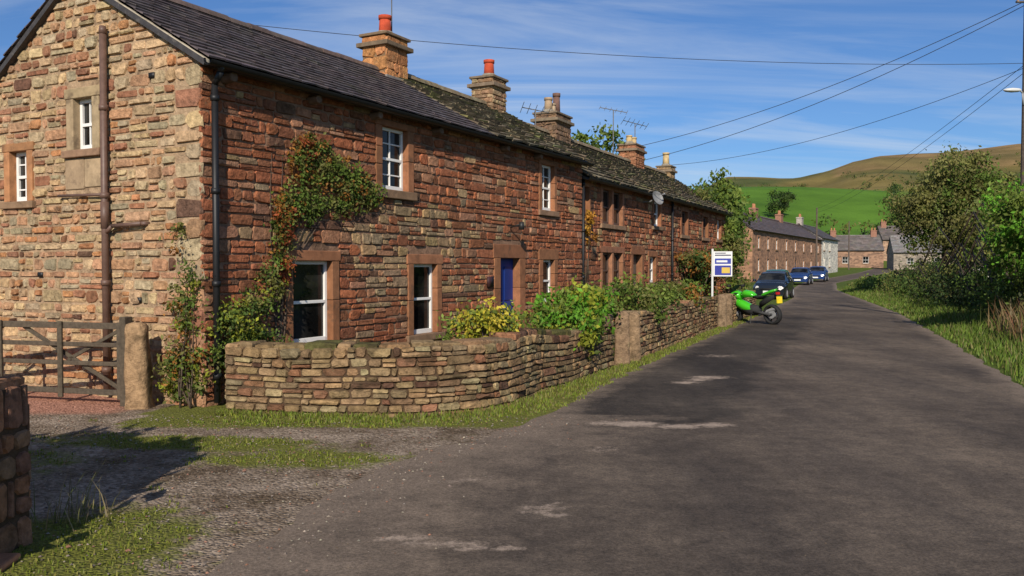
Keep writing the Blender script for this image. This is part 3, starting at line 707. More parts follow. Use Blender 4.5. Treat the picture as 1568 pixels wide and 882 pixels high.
simple_house('distant_house',(49,165),(1,-.4),6,6,4.0,6.8,1.8,(.30,.16,.10),(.12,.08,.07),[(2,3,1,2.2,WHITE)],chims=((1,1,1,(.3,.15,.1)),))
simple_house('distant_house',(72,165),(1,-.1),8,6,4.6,7.2,2.4,(.34,.22,.15),(.12,.10,.09),[(2,3,1,2.2,WHITE),(5,6,1,2.2,WHITE),(2,3,3,4,WHITE),(5,6,3,4,WHITE)],chims=((1,1,1,(.3,.15,.1)),(7,1,1,(.3,.15,.1))))
mb=MB(); Mr=frame((50,100),(1,-.35),.5)
for i in range(9): box(mb,Mr,i*.9-.06,i*.9+.06,-.06,.06,0,1.3,(.5,.48,.42))
for h in (.5,.85,1.2): box(mb,Mr,0,7.2,.062,.1,h,h+.1,(.5,.48,.42))
mb.build('rail_fence',M_WOOD)

# ------------------------------------------------------------------ foliage
def leafcloud(mb,blobs,n,size,cols,clump=.25,r=R,nclump=None,flatn=None,inset=None):
    vol=[b[1][0]*b[1][1]*b[1][2] for b in blobs]; tv=sum(vol)
    cl=[]
    for b,v in zip(blobs,vol):
        k=max(3,int((nclump or max(12,n/60))*v/tv))
        for i in range(k):
            while 1:
                p=Vector((r.uniform(-1,1),r.uniform(-1,1),r.uniform(-1,1)))
                if p.length<=1 and r.random()<.25+p.length: break
            c=Vector(b[0])+Vector((p.x*b[1][0],p.y*b[1][1],p.z*b[1][2]))
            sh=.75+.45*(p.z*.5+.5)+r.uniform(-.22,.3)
            cl.append((c,r.choice(cols),sh,r.uniform(.6,1.3)))
    for i in range(n):
        c,col,sh,cs=r.choice(cl); g=clump*cs
        d=Vector((r.gauss(0,1),r.gauss(0,1),r.gauss(0,.75)))*g
        if flatn is not None: d=d-flatn*d.dot(flatn)*.65
        p=c+d
        if p.z<.02: p.z=.02+r.random()*.1
        a=Vector((r.gauss(0,1),r.gauss(0,1),r.gauss(0,.7))).normalized()
        if flatn is not None: a=(a+flatn*.9).normalized()
        b=a.orthogonal().normalized()
        q=a.cross(b); th=r.uniform(0,6.28); b,q=b*math.cos(th)+q*math.sin(th),q*math.cos(th)-b*math.sin(th)
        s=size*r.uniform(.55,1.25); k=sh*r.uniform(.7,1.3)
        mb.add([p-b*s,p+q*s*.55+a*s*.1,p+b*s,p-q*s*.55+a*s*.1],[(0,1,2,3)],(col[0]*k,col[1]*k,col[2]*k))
    return cl
def plant(name,blobs,n,size,cols,clump=.25,roots=None,rad0=.03,nclump=None,nlimb=14,bark=(.09,.065,.045),flatn=None):
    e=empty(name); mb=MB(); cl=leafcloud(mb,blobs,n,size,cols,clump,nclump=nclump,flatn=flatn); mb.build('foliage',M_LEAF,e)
    if roots:
        st=MB()
        for i in range(nlimb):
            c=R.choice(cl)[0]; rt=Vector(R.choice(roots)); m1=rt.lerp(c,.35)+Vector((R.uniform(-.05,.05),R.uniform(-.05,.05),.25*(c-rt).length*.5)); m2=rt.lerp(c,.7)+Vector((R.uniform(-.05,.05),R.uniform(-.05,.05),.1))
            tube(st,[rt,m1,m2,c],[rad0,rad0*.7,rad0*.4,rad0*.15],jit(bark),6)
        st.build('stems',M_BARK,e,True)
    return e
def tree(name,x,y,z,h,w,n,size,cols,clump,trunk=.25,blobs=None,nclump=None,nl=26,low=.36):
    e=empty(name); mb=MB()
    if not blobs:
        blobs=[((x,y,z+h*(low+.26)),(w*.38,w*.38,h*.30))]
        for i in range(8):
            a=i*6.28/8+R.random(); rr=w*R.uniform(.25,.38); blobs.append(((x+math.cos(a)*rr,y+math.sin(a)*rr,z+h*R.uniform(low,.84)),(w*.2,w*.2,h*R.uniform(.1,.17))))
        blobs.append(((x+w*.06,y,z+h*.87),(w*.16,w*.16,h*.12)))
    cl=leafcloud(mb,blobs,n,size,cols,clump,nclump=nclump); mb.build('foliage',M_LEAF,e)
    st=MB(); base=Vector((x,y,z-.1)); top=Vector((x+w*.04,y,z+h*.7)); p1=base.lerp(top,.4)+Vector((w*.03,0,0))
    tube(st,[base,p1,top],[trunk,trunk*.7,trunk*.2],(.08,.06,.045),9)
    for i in range(nl):
        c=R.choice(cl)[0]; f=R.uniform(.2,.85); a=base.lerp(p1,f/.5) if f<.5 else p1.lerp(top,(f-.5)/.5)
        m=a.lerp(c,.5)+Vector((0,0,(c-a).length*.12)); tube(st,[a,m,c],[trunk*.3*(1-f*.6),trunk*.15,trunk*.04],(.085,.065,.05),6)
    st.build('trunk_and_limbs',M_BARK,e,True); return e
G1=(.09,.14,.022);G2=(.06,.10,.02);G3=(.13,.175,.03);OL=(.15,.15,.04);RDL=(.24,.06,.02);ORL=(.27,.12,.025);YG=(.26,.28,.03);BG=(.11,.26,.022);DG=(.03,.055,.014)
NF=Vector((U.y,-U.x,0))
def wallblobs(L,o=.07,ro=.05): 
    out=[]
    for (s,h,r_,rh) in L:
        k=max(1,int(r_/.12))
        for i in range(-k,k+1): 
            out.append((tuple(Mf(s+i*r_/(k+.5),o,h)),(ro,ro,rh*math.sqrt(max(.15,1-(i/(k+.7))**2)))))
    return out
e=plant('virginia_creeper',wallblobs([(2.0,3.15,.55,.36),(2.6,3.1,.6,.32),(2.95,2.85,.5,.3),(1.75,2.7,.38,.35),(3.35,2.95,.24,.2),(1.32,2.5,.16,.38),(2.0,3.5,.35,.14),(2.4,2.6,.35,.2),(1.3,2.0,.08,.2)]),7200,.030,[G1,G3,OL,G1,OL,ORL,G3,OL],.07,roots=None,nclump=260,flatn=NF)
mb=MB(); leafcloud(mb,wallblobs([(1.32,2.25,.15,.4),(1.5,2.5,.15,.2),(1.75,3.4,.2,.15),(1.35,1.7,.06,.25)],.1),1100,.030,[RDL,ORL,RDL,OL],.06,nclump=60,flatn=NF); mb.build('red_foliage',M_LEAF,e)
mb=MB()
for k in range(9):
    s,h=R.uniform(1.15,1.3),.2; pts=[Mf(s,.03,h)]; ds=R.uniform(-.02,.22); 
    while h<R.uniform(2.7,3.4):
        h+=.22; s+=ds*(.2 if h<1.9 else 1)+R.uniform(-.04,.04); pts.append(Mf(s,.03+R.uniform(0,.02),h))
    n=len(pts); tube(mb,pts,[.013*(1-.7*i/n) for i in range(n)],(.10,.07,.05),6)
mb.build('stems',M_BARK,e)
plant('climbing_rose',wallblobs([(.55,1.0,.40,.45),(.9,1.3,.22,.35),(.35,.8,.28,.5),(.75,.6,.42,.4),(1.05,1.65,.13,.3)],.13,.1),4200,.030,[G1,G2,OL,G3,YG],.075,roots=[tuple(Mf(.6,.1,.0)),tuple(Mf(.95,.1,0))],rad0=.014,nlimb=14,nclump=130)
cb=[]
for (x,z,rx,rz) in ((-4.15,.35,.2,.3),(-4.05,.8,.20,.35),(-4.1,1.2,.15,.3),(-3.95,1.6,.09,.25),(-4.15,2.1,.05,.3),(-3.9,.5,.14,.3),(-4.3,.3,.12,.2)): cb.append(((x,10.42+(-3.83-x)*.45-.02,z),(rx,.09,rz)))
plant('climbing_plant',cb,2600,.030,[G1,OL,G3,ORL,OL,YG],.065,roots=[(-4.1,10.45,0),(-3.95,10.4,0)],rad0=.012,nlimb=14,nclump=80)
plant('golden_shrub',[((-.35,11.2,.98),(.42,.35,.25)),((-.05,11.3,.9),(.35,.3,.28)),((-.7,11.2,.85),(.25,.25,.22))],2300,.036,[(.38,.36,.03),(.42,.34,.04),YG,G3],.08,roots=[(-.35,11.3,.2)],nclump=60)
plant('garden_shrub',[((1.0,14.0,1.0),(.5,.6,.38)),((.6,13.2,.95),(.4,.4,.3)),((1.35,14.6,1.0),(.4,.5,.35)),((1.05,13.35,.75),(.3,.3,.35)),((1.5,15.0,1.1),(.35,.4,.3)),((1.15,13.1,.7),(.2,.25,.25))],5600,.05,[G3,BG,G3,BG,YG],.10,roots=[(.9,13.9,.1),(1.3,14.4,.1)],nclump=120)
plant('garden_shrub',[((2.6,17.6,1.1),(.5,.6,.4)),((3.2,19.0,1.0),(.4,.7,.35)),((2.9,17.0,.85),(.25,.4,.25))],2800,.05,[G1,G3,OL,G3],.12,roots=[(2.7,17.8,.1)])
plant('garden_shrub',[((4.3,21.6,1.0),(.5,.8,.35)),((4.9,23.6,1.0),(.4,.7,.3))],1800,.055,[G1,OL,ORL,G3],.12,roots=[(4.3,21.8,.1)])
plant('climbing_plant',[(tuple(M2(8.9,.4,1.9)),(.7,.8,.45)),(tuple(M2(10.6,.5,1.7)),(.8,1.0,.5)),(tuple(M2(11.6,.5,2.2)),(.5,.6,.5)),(tuple(M2(12,.5,1.2)),(.5,.7,.6))],3600,.07,[G1,G2,OL,ORL],.15,roots=[tuple(M2(10.3,.3,0))],rad0=.04)
plant('orange_creeper',[(tuple(M2(.45,.15,2.9)),(.13,.15,.35)),(tuple(M2(.55,.15,2.5)),(.12,.12,.25))],600,.045,[(.42,.2,.03),(.45,.24,.03),ORL],.06,roots=[tuple(M2(.4,.08,0))],rad0=.015,nlimb=6)
plant('ivy',[(tuple(M2(16.6,.3,2.0)),(.5,.9,1.6)),(tuple(M2(17.6,-.3,2.5)),(.9,.9,1.5)),(tuple(M2(17.4,-1,4.3)),(.8,.9,.6)),(tuple(M2(15,-.6,4.8)),(.4,1.5,.25)),(tuple(M2(18,-.1,1.2)),(.9,1,1.1))],6000,.085,[G2,G1,OL,G3],.2,roots=[tuple(M2(17,.2,0))],rad0=.06)
tree('ash_tree',4.9,45,0,9.3,5.0,3800,.16,[G1,OL,G3],.3,.2)
tree('sycamore_tree',14.9,62,0,8.7,4.8,4200,.2,[G1,G2,G3],.4,.3)
tree('hawthorn_tree',23.2,46,0,8.5,5.0,17000,.10,[OL,(.17,.16,.05),G1,OL],.30,.2,nclump=240,nl=16,low=.28)
tree('willow_tree',26.6,44,0,8.0,5.0,10000,.11,[OL,G1,(.17,.17,.045)],.30,.2,nclump=150,nl=14,low=.25)
tree('field_maple',13.25,20.6,0,4.8,3.7,15000,.06,[BG,G3,BG,G3],.17,.12,nclump=210,nl=14,low=.28)
tree('field_maple',16.4,26.0,0,5.2,3.4,10500,.075,[BG,G3,BG,G3],.2,.14,nclump=150,nl=14,low=.25)
tree('field_maple',19.4,31,0,5.6,4.0,8000,.09,[OL,G3,G1],.25,.16,nclump=120,nl=14,low=.25)
tree('oak_tree',83,262,zg(83,262)-.5,9.5,9,2400,.35,[G2,DG,G1],.7,.4)
hb=[]
for i in range(24):
    y=18.5+i*1.3; x=xr(y)+2.2+.4*R.uniform(-1,1)+(.3 if y<24 else 0)
    hb.append(((x,y,.6+.2*R.random()),(.9,1.0,.7+.3*R.random())))
    hb.append(((x+1.5,y+.3,1.05),(1.3,1.2,1.1)))
plant('hedge',hb,30000,.065,[G2,DG,G1,(.05,.06,.02),OL],.22,roots=[(xr(y)+2.6,y,0) for y in (21,25,29,33,37,41,46)],rad0=.04,nlimb=40,nclump=560)
hb=[((xr(y)+2.0+1.0*R.random(),y,.4+interp(y,YB,ZB)),(1.2,1.5,.5)) for y in range(49,62,2)]
plant('hedge',hb,3000,.12,[G1,G3,OL],.25,nclump=90)
plant('unseen_shadow_bush',[((-4.3,3.9,1.15),(.75,.8,1.1)),((-3.72,4.15,1.5),(.5,.55,.9)),((-3.52,4.1,.7),(.4,.5,.6)),((-4.5,4.2,2.0),(.7,.6,.6)),((-5.1,4.3,1.3),(.7,.7,1.0))],20000,.12,[G2,G1],.13,roots=[(-4.4,4.0,0)],nclump=300)  # unseen bush added out of frame, shaped to cast the drive's left shadow
dt=[]
for (x,y,r_) in [(72+i*4+R.uniform(-2,2),205+R.uniform(-6,6),2.4+R.random()*1.4) for i in range(13)]+[(60+i*5,178+R.uniform(-5,5),2+R.random()) for i in range(9)]:
    dt.append(((x,y,zg(x,y)+r_*.8),(r_*1.2,r_*1.2,r_)))
for i in range(60):
    x=95+i*5+R.uniform(-1,1); y=428+8*math.sin(i*.2)
    if R.random()<.75: dt.append(((x,y,zg(x,y)+.8),(3,2,1.0+R.random()*1.4)))
for i in range(26):
    y=215+i*8.5; x=y*.452+R.uniform(-1,1); 
    dt.append(((x,y,zg(x,y)+1.2),(2,3,1.2+R.random()*1.2)))
for i in range(110):
    x=170+i*4.5; y=600+R.uniform(-110,150)
    dt.append(((x,y,zg(x,y)+1.5),(5,4,1.5+R.random()*2)))
plant('distant_trees',dt,16000,.5,[G2,DG,G1,OL],.8,nclump=800)

# ------------------------------------------------------------------ grass
def grass(name,pts,cols,h0,h1,w=.008):
    mb=MB()
    for (x,y,z,k) in pts:
        h=R.uniform(h0,h1)*k; a=R.uniform(0,6.28); dx,dy=math.cos(a),math.sin(a); l=R.uniform(.1,.6)*h
        ww=w*R.uniform(.6,1.4)*(1+y/14); c=jit(R.choice(cols),.3); b=R.uniform(0,6.28)
        mx,my=math.cos(b)*l,math.sin(b)*l
        mb.add([(x-dx*ww,y-dy*ww,z),(x+dx*ww,y+dy*ww,z),(x+mx*.4+dx*ww*.7,y+my*.4+dy*ww*.7,z+h*.6),(x+mx*.4-dx*ww*.7,y+my*.4-dy*ww*.7,z+h*.6),(x+mx,y+my,z+h)],[(0,1,2,3),(3,2,4)],c)
    mb.build(name,M_GRASS)
GC=[(.17,.22,.028),(.13,.185,.022),(.21,.24,.035),(.21,.19,.06),(.13,.12,.04)]
pts=[]
MW,LW=polymap(WP+[(2.35,15.75),(5.75,23.8),(8.6,30.0),(11.2,36.5)])
for i in range(34000):
    s=LW*R.random()**1.3
    d=R.random()**1.2
    q=MW(s,.03+d*(.68 if s<4 else .80),0)
    if q.x>xl(q.y)+.10+.2*noise.noise(Vector((q.y*2.5,1,1))) : continue
    if noise.noise(Vector((q.x*2.2,q.y*2.2,3)))+.5*noise.noise(Vector((q.x*7,q.y*7,3)))<-.12-.35*(1-d): continue
    pts.append((q.x,q.y,.006,1.2-.85*d))
grass('verge_grass',pts,GC,.02,.07,.0042)
pts=[]
for i in range(22000):
    x=R.uniform(-5.2,-.9);y=R.uniform(4.4,10)
    if x>xl(y)-.1: continue
    m=mossf(x,y) if y<9 else 0
    if noise.noise(Vector((x*3,y*3,0)))*.7+noise.noise(Vector((x*9,y*9,0)))*.45+m*.9<.45: continue
    pts.append((x,y,.004,1))
grass('moss_and_grass',pts,[(.18,.21,.028),(.13,.165,.02),(.21,.20,.05)],.008,.034,.0036)
pts=[(-2.98+R.gauss(0,.13),5.75+R.gauss(0,.12),0,R.uniform(.5,1)) for i in range(60)]
grass('dry_grass_tuft',pts,[(.28,.22,.12),(.2,.17,.07),(.12,.13,.04)],.2,.45,.0025)
pts=[]
for i in range(38000):
    y=8+R.random()**1.1*52; d=R.random()**.8*(2.8); x=xr(y)+.03+d+.15*noise.noise(Vector((y*2,0,0)))
    pts.append((x,y,interp(y,YB,ZB),.45+min(1.2,d*.9)*(1+.5*noise.noise(Vector((x,y,0))))))
grass('verge_grass',pts,[(.12,.19,.025),(.15,.22,.035),(.09,.14,.02),(.19,.18,.06)],.08,.28,.006)
pts=[(xr(18)+1.5+R.gauss(0,1.2)+.9,17.5+R.gauss(0,2.0),0,1) for i in range(2000)]
pts=[p for p in pts if p[0]>xr(p[1])+1.1]
grass('dry_tall_grass',pts,[(.24,.17,.08),(.28,.20,.10),(.14,.15,.04),(.20,.10,.05)],.4,1.1,.007)

# ------------------------------------------------------------------ poles and cables
def pole(x,y,z,h,r_,col=(.12,.09,.07)):
    mb=MB(); cyl(mb,(x,y,z-.1),(x,y,z+h),r_,r_*.7,col,12); return mb
PX,PYY=13.55,22.5
mb=pole(PX,PYY,0,9.2,.12)
cyl(mb,(PX-.3,PYY,8.7),(PX+.3,PYY,8.7),.03,.03,(.1,.09,.08)); 
for k in (-.25,0,.25): cyl(mb,(PX+k,PYY,8.7),(PX+k,PYY,8.85),.03,.03,(.3,.2,.15))
mb.build('utility_pole',M_WOOD)
mb=MB(); tube(mb,[(PX-.1,PYY-.05,6.0),(PX-.15,PYY-.1,6.3),(PX-.25,PYY-.12,6.38)],[.022]*3,(.35,.35,.35))
vs=[];fs=[];n=10
for k,(t,rr) in enumerate(((0,.045),(.05,.08),(.22,.10),(.38,.075),(.45,.015))):
    for i in range(n):
        a=2*math.pi*i/n; vs.append((PX-.22-t,PYY-.12+math.cos(a)*rr,6.37+math.sin(a)*rr*.6))
for k in range(4):
    for i in range(n): fs.append((k*n+i,k*n+(i+1)%n,(k+1)*n+(i+1)%n,(k+1)*n+i))
mb.add(vs,fs,(.6,.6,.58)); mb.build('street_lamp',M_PAINT,smooth=True)
mb=pole(31.9,89,.3,7.6,.11); mb.build('utility_pole',M_WOOD)
mb=pole(55.5,140,1.2,8,.12); mb.build('utility_pole',M_WOOD)
def cable(mb,a,b,sag,r_=.010):
    a=Vector(a);b=Vector(b);pts=[]
    for i in range(25):
        t=i/24; p=a.lerp(b,t); p.z-=sag*4*t*(1-t); pts.append(p)
    tube(mb,pts,[r_]*25,(.03,.03,.035),5)
mb=MB()
top=(PX,PYY,8.75)
cable(mb,(-7.2,17.5,6.9),(PX,PYY,7.1),.35,.007)
c4=M2(11.9,-T2,6.3); c3=M2(11.5,-T2+.3,5.7)
cable(mb,top,tuple(c4),.4); cable(mb,(PX,PYY,8.65),tuple(c3),.45)
cable(mb,(PX,PYY,7.1),(31.9,89,7.8),.5,.008); cable(mb,(PX,PYY,6.9),(31.9,89,7.4),.6,.008); cable(mb,(PX,PYY,7.0),tuple(M2(16.4,-T2,6.1)),.5,.008)
mb.build('overhead_cables',M_RUB)
def antenna(name,base,h,ax,n=6,L=1.0):
    mb=MB(); b=Vector(base); t=b+Vector((0,0,h)); ax=Vector(ax).normalized(); c=(.14,.14,.14); cr=ax.cross(Vector((0,0,1))).normalized()
    cyl(mb,b,t,.018,.018,c,6); cyl(mb,t-ax*L*.5,t+ax*L*.5,.014,.014,c,6)
    for i in range(n):
        p=t+ax*L*(-.5+i/(n-1)); w=.18+.05*(n-i)/n; u=Vector((0,0,.5))*w; cyl(mb,p-cr*w-u,p+cr*w+u,.009,.009,c,5)
    mb.build(name,M_METAL)
antenna('tv_antenna',M2(2.9,-T2,5.4),.85,(1,.25,-.15),5,.8); antenna('tv_antenna',M2(9.6,-T2,5.6),1.75,(-1,.3,.25)); antenna('tv_antenna',M2(12.1,-T2,6.2),1.05,(1,.3,-.2)); 

# ------------------------------------------------------------------ estate agent sign
mb=MB(); Ms=frame((6.28,26.6),(1,-.25))
box(mb,Ms,-.03,.03,-.03,.03,0,2.3,(.6,.6,.58))
box(mb,Ms,.032,.60,-.012,.012,1.44,2.22,(.72,.72,.70))
box(mb,Ms,.07,.56,.013,.017,1.48,1.78,(.03,.04,.28)); box(mb,Ms,.07,.56,.013,.017,1.83,2.0,(.04,.06,.33)); box(mb,Ms,.12,.45,.0175,.021,1.88,1.94,(.75,.75,.7)); box(mb,Ms,.28,.53,.0175,.02,1.54,1.72,(.6,.42,.08))
box(mb,Ms,.07,.56,.013,.016,2.08,2.12,(.1,.1,.15)); box(mb,Ms,.07,.4,.013,.016,2.15,2.18,(.1,.1,.15))
mb.build('estate_agent_sign',M_PAINT,bevel=.003)

# ------------------------------------------------------------------ cars
def car(name,x,y,z,head,col,plate=(.8,.8,.75)):
    e=empty(name); c,s=math.cos(head),math.sin(head)
    def T(lx,ly,lz): return Vector((x+lx*c-ly*s,y+lx*s+ly*c,z+lz))
    b=MB(); gl=MB(); tr=MB(); rb=MB()
    ST=[(2.0,.28,.50,.56,.62,.5),(1.93,.22,.62,.72,.78,.66),(1.6,.2,.70,.86,.83,.72),(1.0,.2,.80,.96,.85,.74),(.85,.2,.86,1.0,.85,.70),(.25,.2,.88,1.36,.85,.60),(-.1,.2,.89,1.44,.85,.60),(-.7,.2,.91,1.45,.85,.60),(-1.35,.2,.93,1.40,.84,.58),(-1.8,.22,.93,1.05,.80,.62),(-1.95,.3,.85,.90,.72,.6)]
    rings=[]
    for (sx,zb,zm,zt,hw,ht) in ST:
        rings.append([T(sx,-hw*.92,zb),T(sx,-hw,zb+.15),T(sx,-hw,zm),T(sx,-ht,zt),T(sx,-ht*.5,zt+.03),T(sx,ht*.5,zt+.03),T(sx,ht,zt),T(sx,hw,zm),T(sx,hw,zb+.15),T(sx,hw*.92,zb)])
    for i in range(len(rings)-1):
        a,d=rings[i],rings[i+1]
        for k in range(9):
            f=[a[k],d[k],d[k+1],a[k+1]]
            glass=(k in (2,6) and 4<=i<=7) or (k in (3,4,5) and i==4) or (k in (3,4,5) and i==8)
            (gl if glass else b).add(f,[(0,1,2,3)],(.02,.02,.02) if glass else col)
    b.add(rings[0],[tuple(range(10))],col); b.add(rings[-1],[tuple(range(10))[::-1]],col)
    for sx in (.05,-.85): 
        for sg in (-1,1): tube(b,[T(sx,sg*.855,.9),T(sx-.05,sg*.615,1.42)],[.03,.03],col,5)
    for sx in (1.25,-1.25):
        for sg in (-1,1):
            cyl(rb,T(sx,sg*.68,.3),T(sx,sg*.87,.3),.31,.31,(.02,.02,.02),18); cyl(tr,T(sx,sg*.86,.3),T(sx,sg*.885,.3),.2,.17,(.4,.4,.4),12)
    for sg in (-1,1):
        cyl(tr,T(1.86,sg*.58,.62),T(1.97,sg*.56,.60),.13,.10,(.75,.75,.72),12)
        box(tr,T,-1.97,-1.9,sg*.62-.1,sg*.62+.1,.65,.85,(.4,.02,.02)); 
        box(b,T,.55,.7,sg*.93-.09,sg*.93+.09,.93,1.06,col)
    box(tr,T,1.97,2.02,-.26,.26,.36,.47,plate); box(tr,T,-2.0,-1.95,-.26,.26,.5,.61,(.7,.5,.05)); box(rb,T,1.95,2.005,-.4,.4,.50,.60,(.015,.015,.015)); box(rb,T,1.9,1.99,-.6,.6,.24,.34,(.015,.015,.015))
    b.build('body',M_CARP,e,True); gl.build('windows',M_GLASS,e); tr.build('lights_and_trim',M_PAINT,e); rb.build('tyres',M_RUB,e,True)
dr=math.atan2(-.90,-.43)
car('parked_car',14.35,46.5,0,dr,(.012,.016,.022))
car('parked_car',24.8,73,.2,dr,(.015,.04,.14)); car('parked_car',29.5,82,.3,dr,(.02,.05,.16)); car('parked_car',18.2,58.5,.07,dr,(.02,.13,.10))

# ------------------------------------------------------------------ motorbike
def motorbike(name,x,y,head,lean=.12):
    e=empty(name); c,s=math.cos(head),math.sin(head)
    def T(lx,ly,lz): 
        ly2=ly+lz*lean; return Vector((x+lx*c-ly2*s,y+lx*s+ly2*c,lz))
    g=MB();k=MB();m=MB(); GR=(.06,.46,.02)
    def wheel(cx,r_,w):
        nseg=24; prof=[(r_-.085,-w*.35),(r_-.05,-w/2),(r_-.015,-w*.35),(r_,0),(r_-.015,w*.35),(r_-.05,w/2),(r_-.085,w*.35)]
        vs=[];fs=[]
        for i in range(nseg):
            a=2*math.pi*i/nseg
            for (pr,pw) in prof: vs.append(T(cx+math.cos(a)*pr,pw,r_+math.sin(a)*pr))
        np=len(prof)
        for i in range(nseg):
            for j in range(np): fs.append((i*np+j,i*np+(j+1)%np,((i+1)%nseg)*np+(j+1)%np,((i+1)%nseg)*np+j))
        k.add(vs,fs,(.02,.02,.02))
        for i in range(5):
            a=2*math.pi*i/5; tube(k,[T(cx,0,r_),T(cx+math.cos(a)*(r_-.08),0,r_+math.sin(a)*(r_-.08))],[.025,.018],(.03,.03,.03),6)
        cyl(m,T(cx,-.06,r_),T(cx,.06,r_),.12,.12,(.25,.25,.25),16); cyl(k,T(cx,-.08,r_),T(cx,.08,r_),.04,.04,(.05,.05,.05))
    wheel(.70,.30,.12); wheel(-.70,.31,.18)
    for sg in (-1,1):
        tube(k,[T(.70,sg*.1,.30),T(.50,sg*.1,.85)],[.028,.028],(.04,.04,.04)); tube(k,[T(-.70,sg*.11,.31),T(-.1,sg*.11,.38)],[.035,.045],(.05,.05,.05))
        tube(k,[T(.45,0,.92),T(.42,sg*.33,.93),T(.36,sg*.36,.92)],[.018,.018,.022],(.02,.02,.02)); tube(k,[T(.55,sg*.12,1.0),T(.58,sg*.3,1.14)],[.01,.01],(.02,.02,.02)); box(k,T,.55,.6,sg*.33-.07,sg*.33+.07,1.11,1.19,(.02,.02,.02))
    def loft(mb,secs,col,n=12):
        vs=[];fs=[]
        for (cx,cz,hw,hh) in secs:
            for i in range(n):
                a=2*math.pi*i/n; vs.append(T(cx,math.cos(a)*hw,cz+math.sin(a)*hh))
        for q in range(len(secs)-1):
            for i in range(n): fs.append((q*n+i,q*n+(i+1)%n,(q+1)*n+(i+1)%n,(q+1)*n+i))
        fs.append(tuple(range(n))[::-1]); fs.append(tuple(range((len(secs)-1)*n,len(secs)*n))); mb.add(vs,fs,col)
    loft(g,[(.86,.80,.03,.03),(.80,.82,.12,.08),(.65,.86,.17,.13),(.50,.87,.19,.14),(.38,.84,.16,.1)],GR)
    loft(g,[(.60,.66,.12,.07),(.48,.60,.19,.16),(.25,.52,.20,.17),(.0,.45,.17,.12),(-.18,.40,.1,.06)],GR)
    loft(g,[(.36,.88,.10,.08),(.2,.92,.17,.12),(-.02,.90,.15,.10),(-.15,.84,.09,.05)],GR)
    loft(k,[(-.1,.83,.12,.05),(-.3,.82,.14,.05),(-.45,.88,.12,.05)],(.02,.02,.02))
    loft(g,[(-.35,.84,.12,.04),(-.5,.92,.12,.06),(-.72,1.0,.10,.05),(-.9,1.06,.05,.03)],GR)
    loft(g,[(.95,.50,.05,.01),(.85,.59,.07,.02),(.70,.62,.075,.02),(.5,.55,.07,.015)],GR)
    loft(k,[(.3,.40,.16,.15),(0,.42,.17,.18),(-.25,.42,.12,.14)],(.03,.03,.03))
    loft(k,[(-.3,.6,.08,.1),(-.5,.72,.07,.1),(-.8,.85,.05,.06)],(.02,.02,.02))
    loft(m,[(-.2,.28,.05,.05),(-.6,.42,.06,.06),(-.85,.5,.07,.07)],(.3,.3,.3))
    k.add([T(.80,-.10,.92),T(.80,.10,.92),T(.48,.14,1.18),T(.48,-.14,1.18)],[(0,1,2,3)],(.04,.05,.05))
    box(m,T,-.99,-.96,-.12,.12,.66,.86,(.9,.68,.03)); box(m,T,-.95,-.92,-.08,.08,.92,.99,(.5,.02,.02))
    tube(k,[T(-.8,0,.95),T(-.96,0,.75)],[.02,.02],(.02,.02,.02)); tube(k,[T(0,.1,.3),T(-.1,.32,-.03)],[.014,.014],(.05,.05,.05))
    g.build('fairing_and_tank',M_CARP,e,True); k.build('frame_and_wheels',M_RUB,e,True); m.build('exhaust_and_discs',M_METAL,e,False)
motorbike('motorcycle',7.42,26.0,math.atan2(.80,-.60))

# ------------------------------------------------------------------ light, sky, camera
SE=rad(30); sd=Vector((-.08,-1,0)).normalized()*math.cos(SE)+Vector((0,0,math.sin(SE)))
sl_=bpy.data.lights.new('sun','SUN'); sl_.energy=5.0; sl_.angle=rad(.53); sl_.color=(1,.91,.78)
so=bpy.data.objects.new('sun',sl_); COL.objects.link(so); so.rotation_euler=sd.to_track_quat('Z','Y').to_euler()
w=bpy.data.worlds.new('World'); scene.world=w; w.use_nodes=True; t=w.node_tree
bg=t.nodes['Background']; sky=N(t,'ShaderNodeTexSky',sky_type='NISHITA'); sky.sun_disc=False; sky.sun_elevation=SE; sky.sun_rotation=math.atan2(sd.x,sd.y); sky.air_density=1.0; sky.dust_density=.3; sky.ozone_density=3
tc=N(t,'ShaderNodeTexCoord'); sx=N(t,'ShaderNodeSeparateXYZ'); t.links.new(tc.outputs['Generated'],sx.inputs[0])
ad=N(t,'ShaderNodeMath',operation='ADD'); ad.inputs[1].default_value=.16; t.links.new(sx.outputs[2],ad.inputs[0])
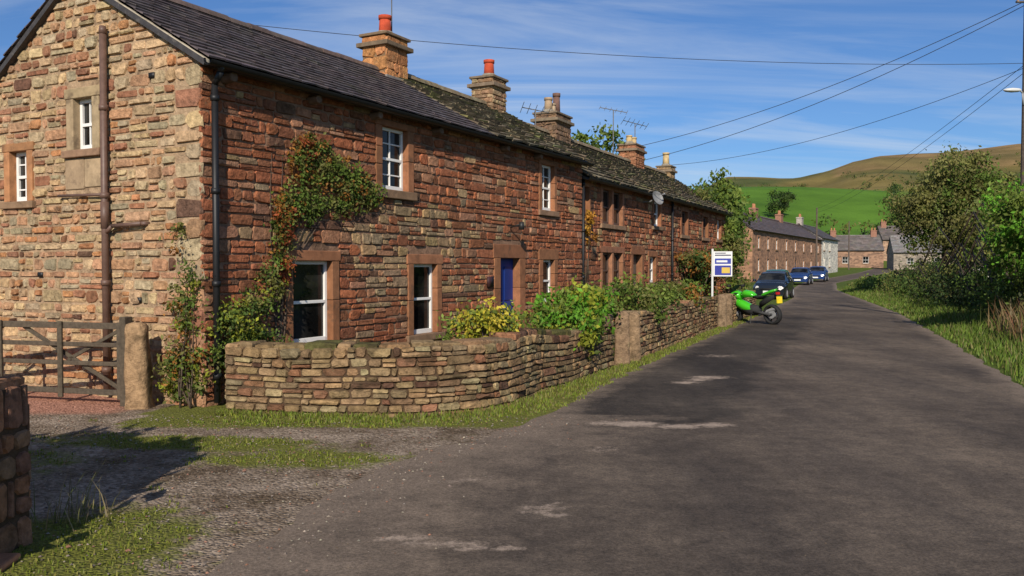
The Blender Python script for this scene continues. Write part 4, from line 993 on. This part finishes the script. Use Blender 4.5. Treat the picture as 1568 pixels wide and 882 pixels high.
mx=N(t,'ShaderNodeMath',operation='MAXIMUM'); mx.inputs[1].default_value=.03; t.links.new(ad.outputs[0],mx.inputs[0])
dx=N(t,'ShaderNodeMath',operation='DIVIDE'); t.links.new(sx.outputs[0],dx.inputs[0]); t.links.new(mx.outputs[0],dx.inputs[1])
dy=N(t,'ShaderNodeMath',operation='DIVIDE'); t.links.new(sx.outputs[1],dy.inputs[0]); t.links.new(mx.outputs[0],dy.inputs[1])
cb_=N(t,'ShaderNodeCombineXYZ'); t.links.new(dx.outputs[0],cb_.inputs[0]); t.links.new(dy.outputs[0],cb_.inputs[1])
mp=N(t,'ShaderNodeMapping'); mp.inputs['Rotation'].default_value=(0,0,rad(-24)); mp.inputs['Scale'].default_value=(.5,2.2,1); t.links.new(cb_.outputs[0],mp.inputs['Vector'])
n1_=noise_n(t,1.0,10,.6,mp.outputs[0]); n1_.inputs['Distortion'].default_value=.9
rr=ramp(t,n1_.outputs['Fac'],.44,.76)
n2_=noise_n(t,.7,3,.5,cb_.outputs[0]); rr2=ramp(t,n2_.outputs['Fac'],.34,.60,(.3,.3,.3,1),(1,1,1,1))
f0=N(t,'ShaderNodeMath',operation='MULTIPLY'); t.links.new(rr.outputs[0],f0.inputs[0]); t.links.new(rr2.outputs[0],f0.inputs[1])
f=N(t,'ShaderNodeMath',operation='MULTIPLY'); f.inputs[1].default_value=.85; t.links.new(f0.outputs[0],f.inputs[0])
tint=mix(t,1.0,sky.outputs[0],(.50,.70,.98,1),'MULTIPLY')
cc=mix(t,f.outputs[0],tint,(6.6,7.2,8.0,1)); t.links.new(cc,bg.inputs['Color']); bg.inputs['Strength'].default_value=.1
cd=bpy.data.cameras.new('camera'); cam=bpy.data.objects.new('camera',cd); COL.objects.link(cam); cd.sensor_width=36; cd.lens=36*1300/1568; cd.clip_end=6000; cd.clip_start=.05
cam.location=(0,0,1.75); cam.rotation_euler=(rad(90-1.454),0,0); scene.camera=cam
scene.view_settings.view_transform='Standard'; scene.view_settings.look='None'; scene.view_settings.exposure=0
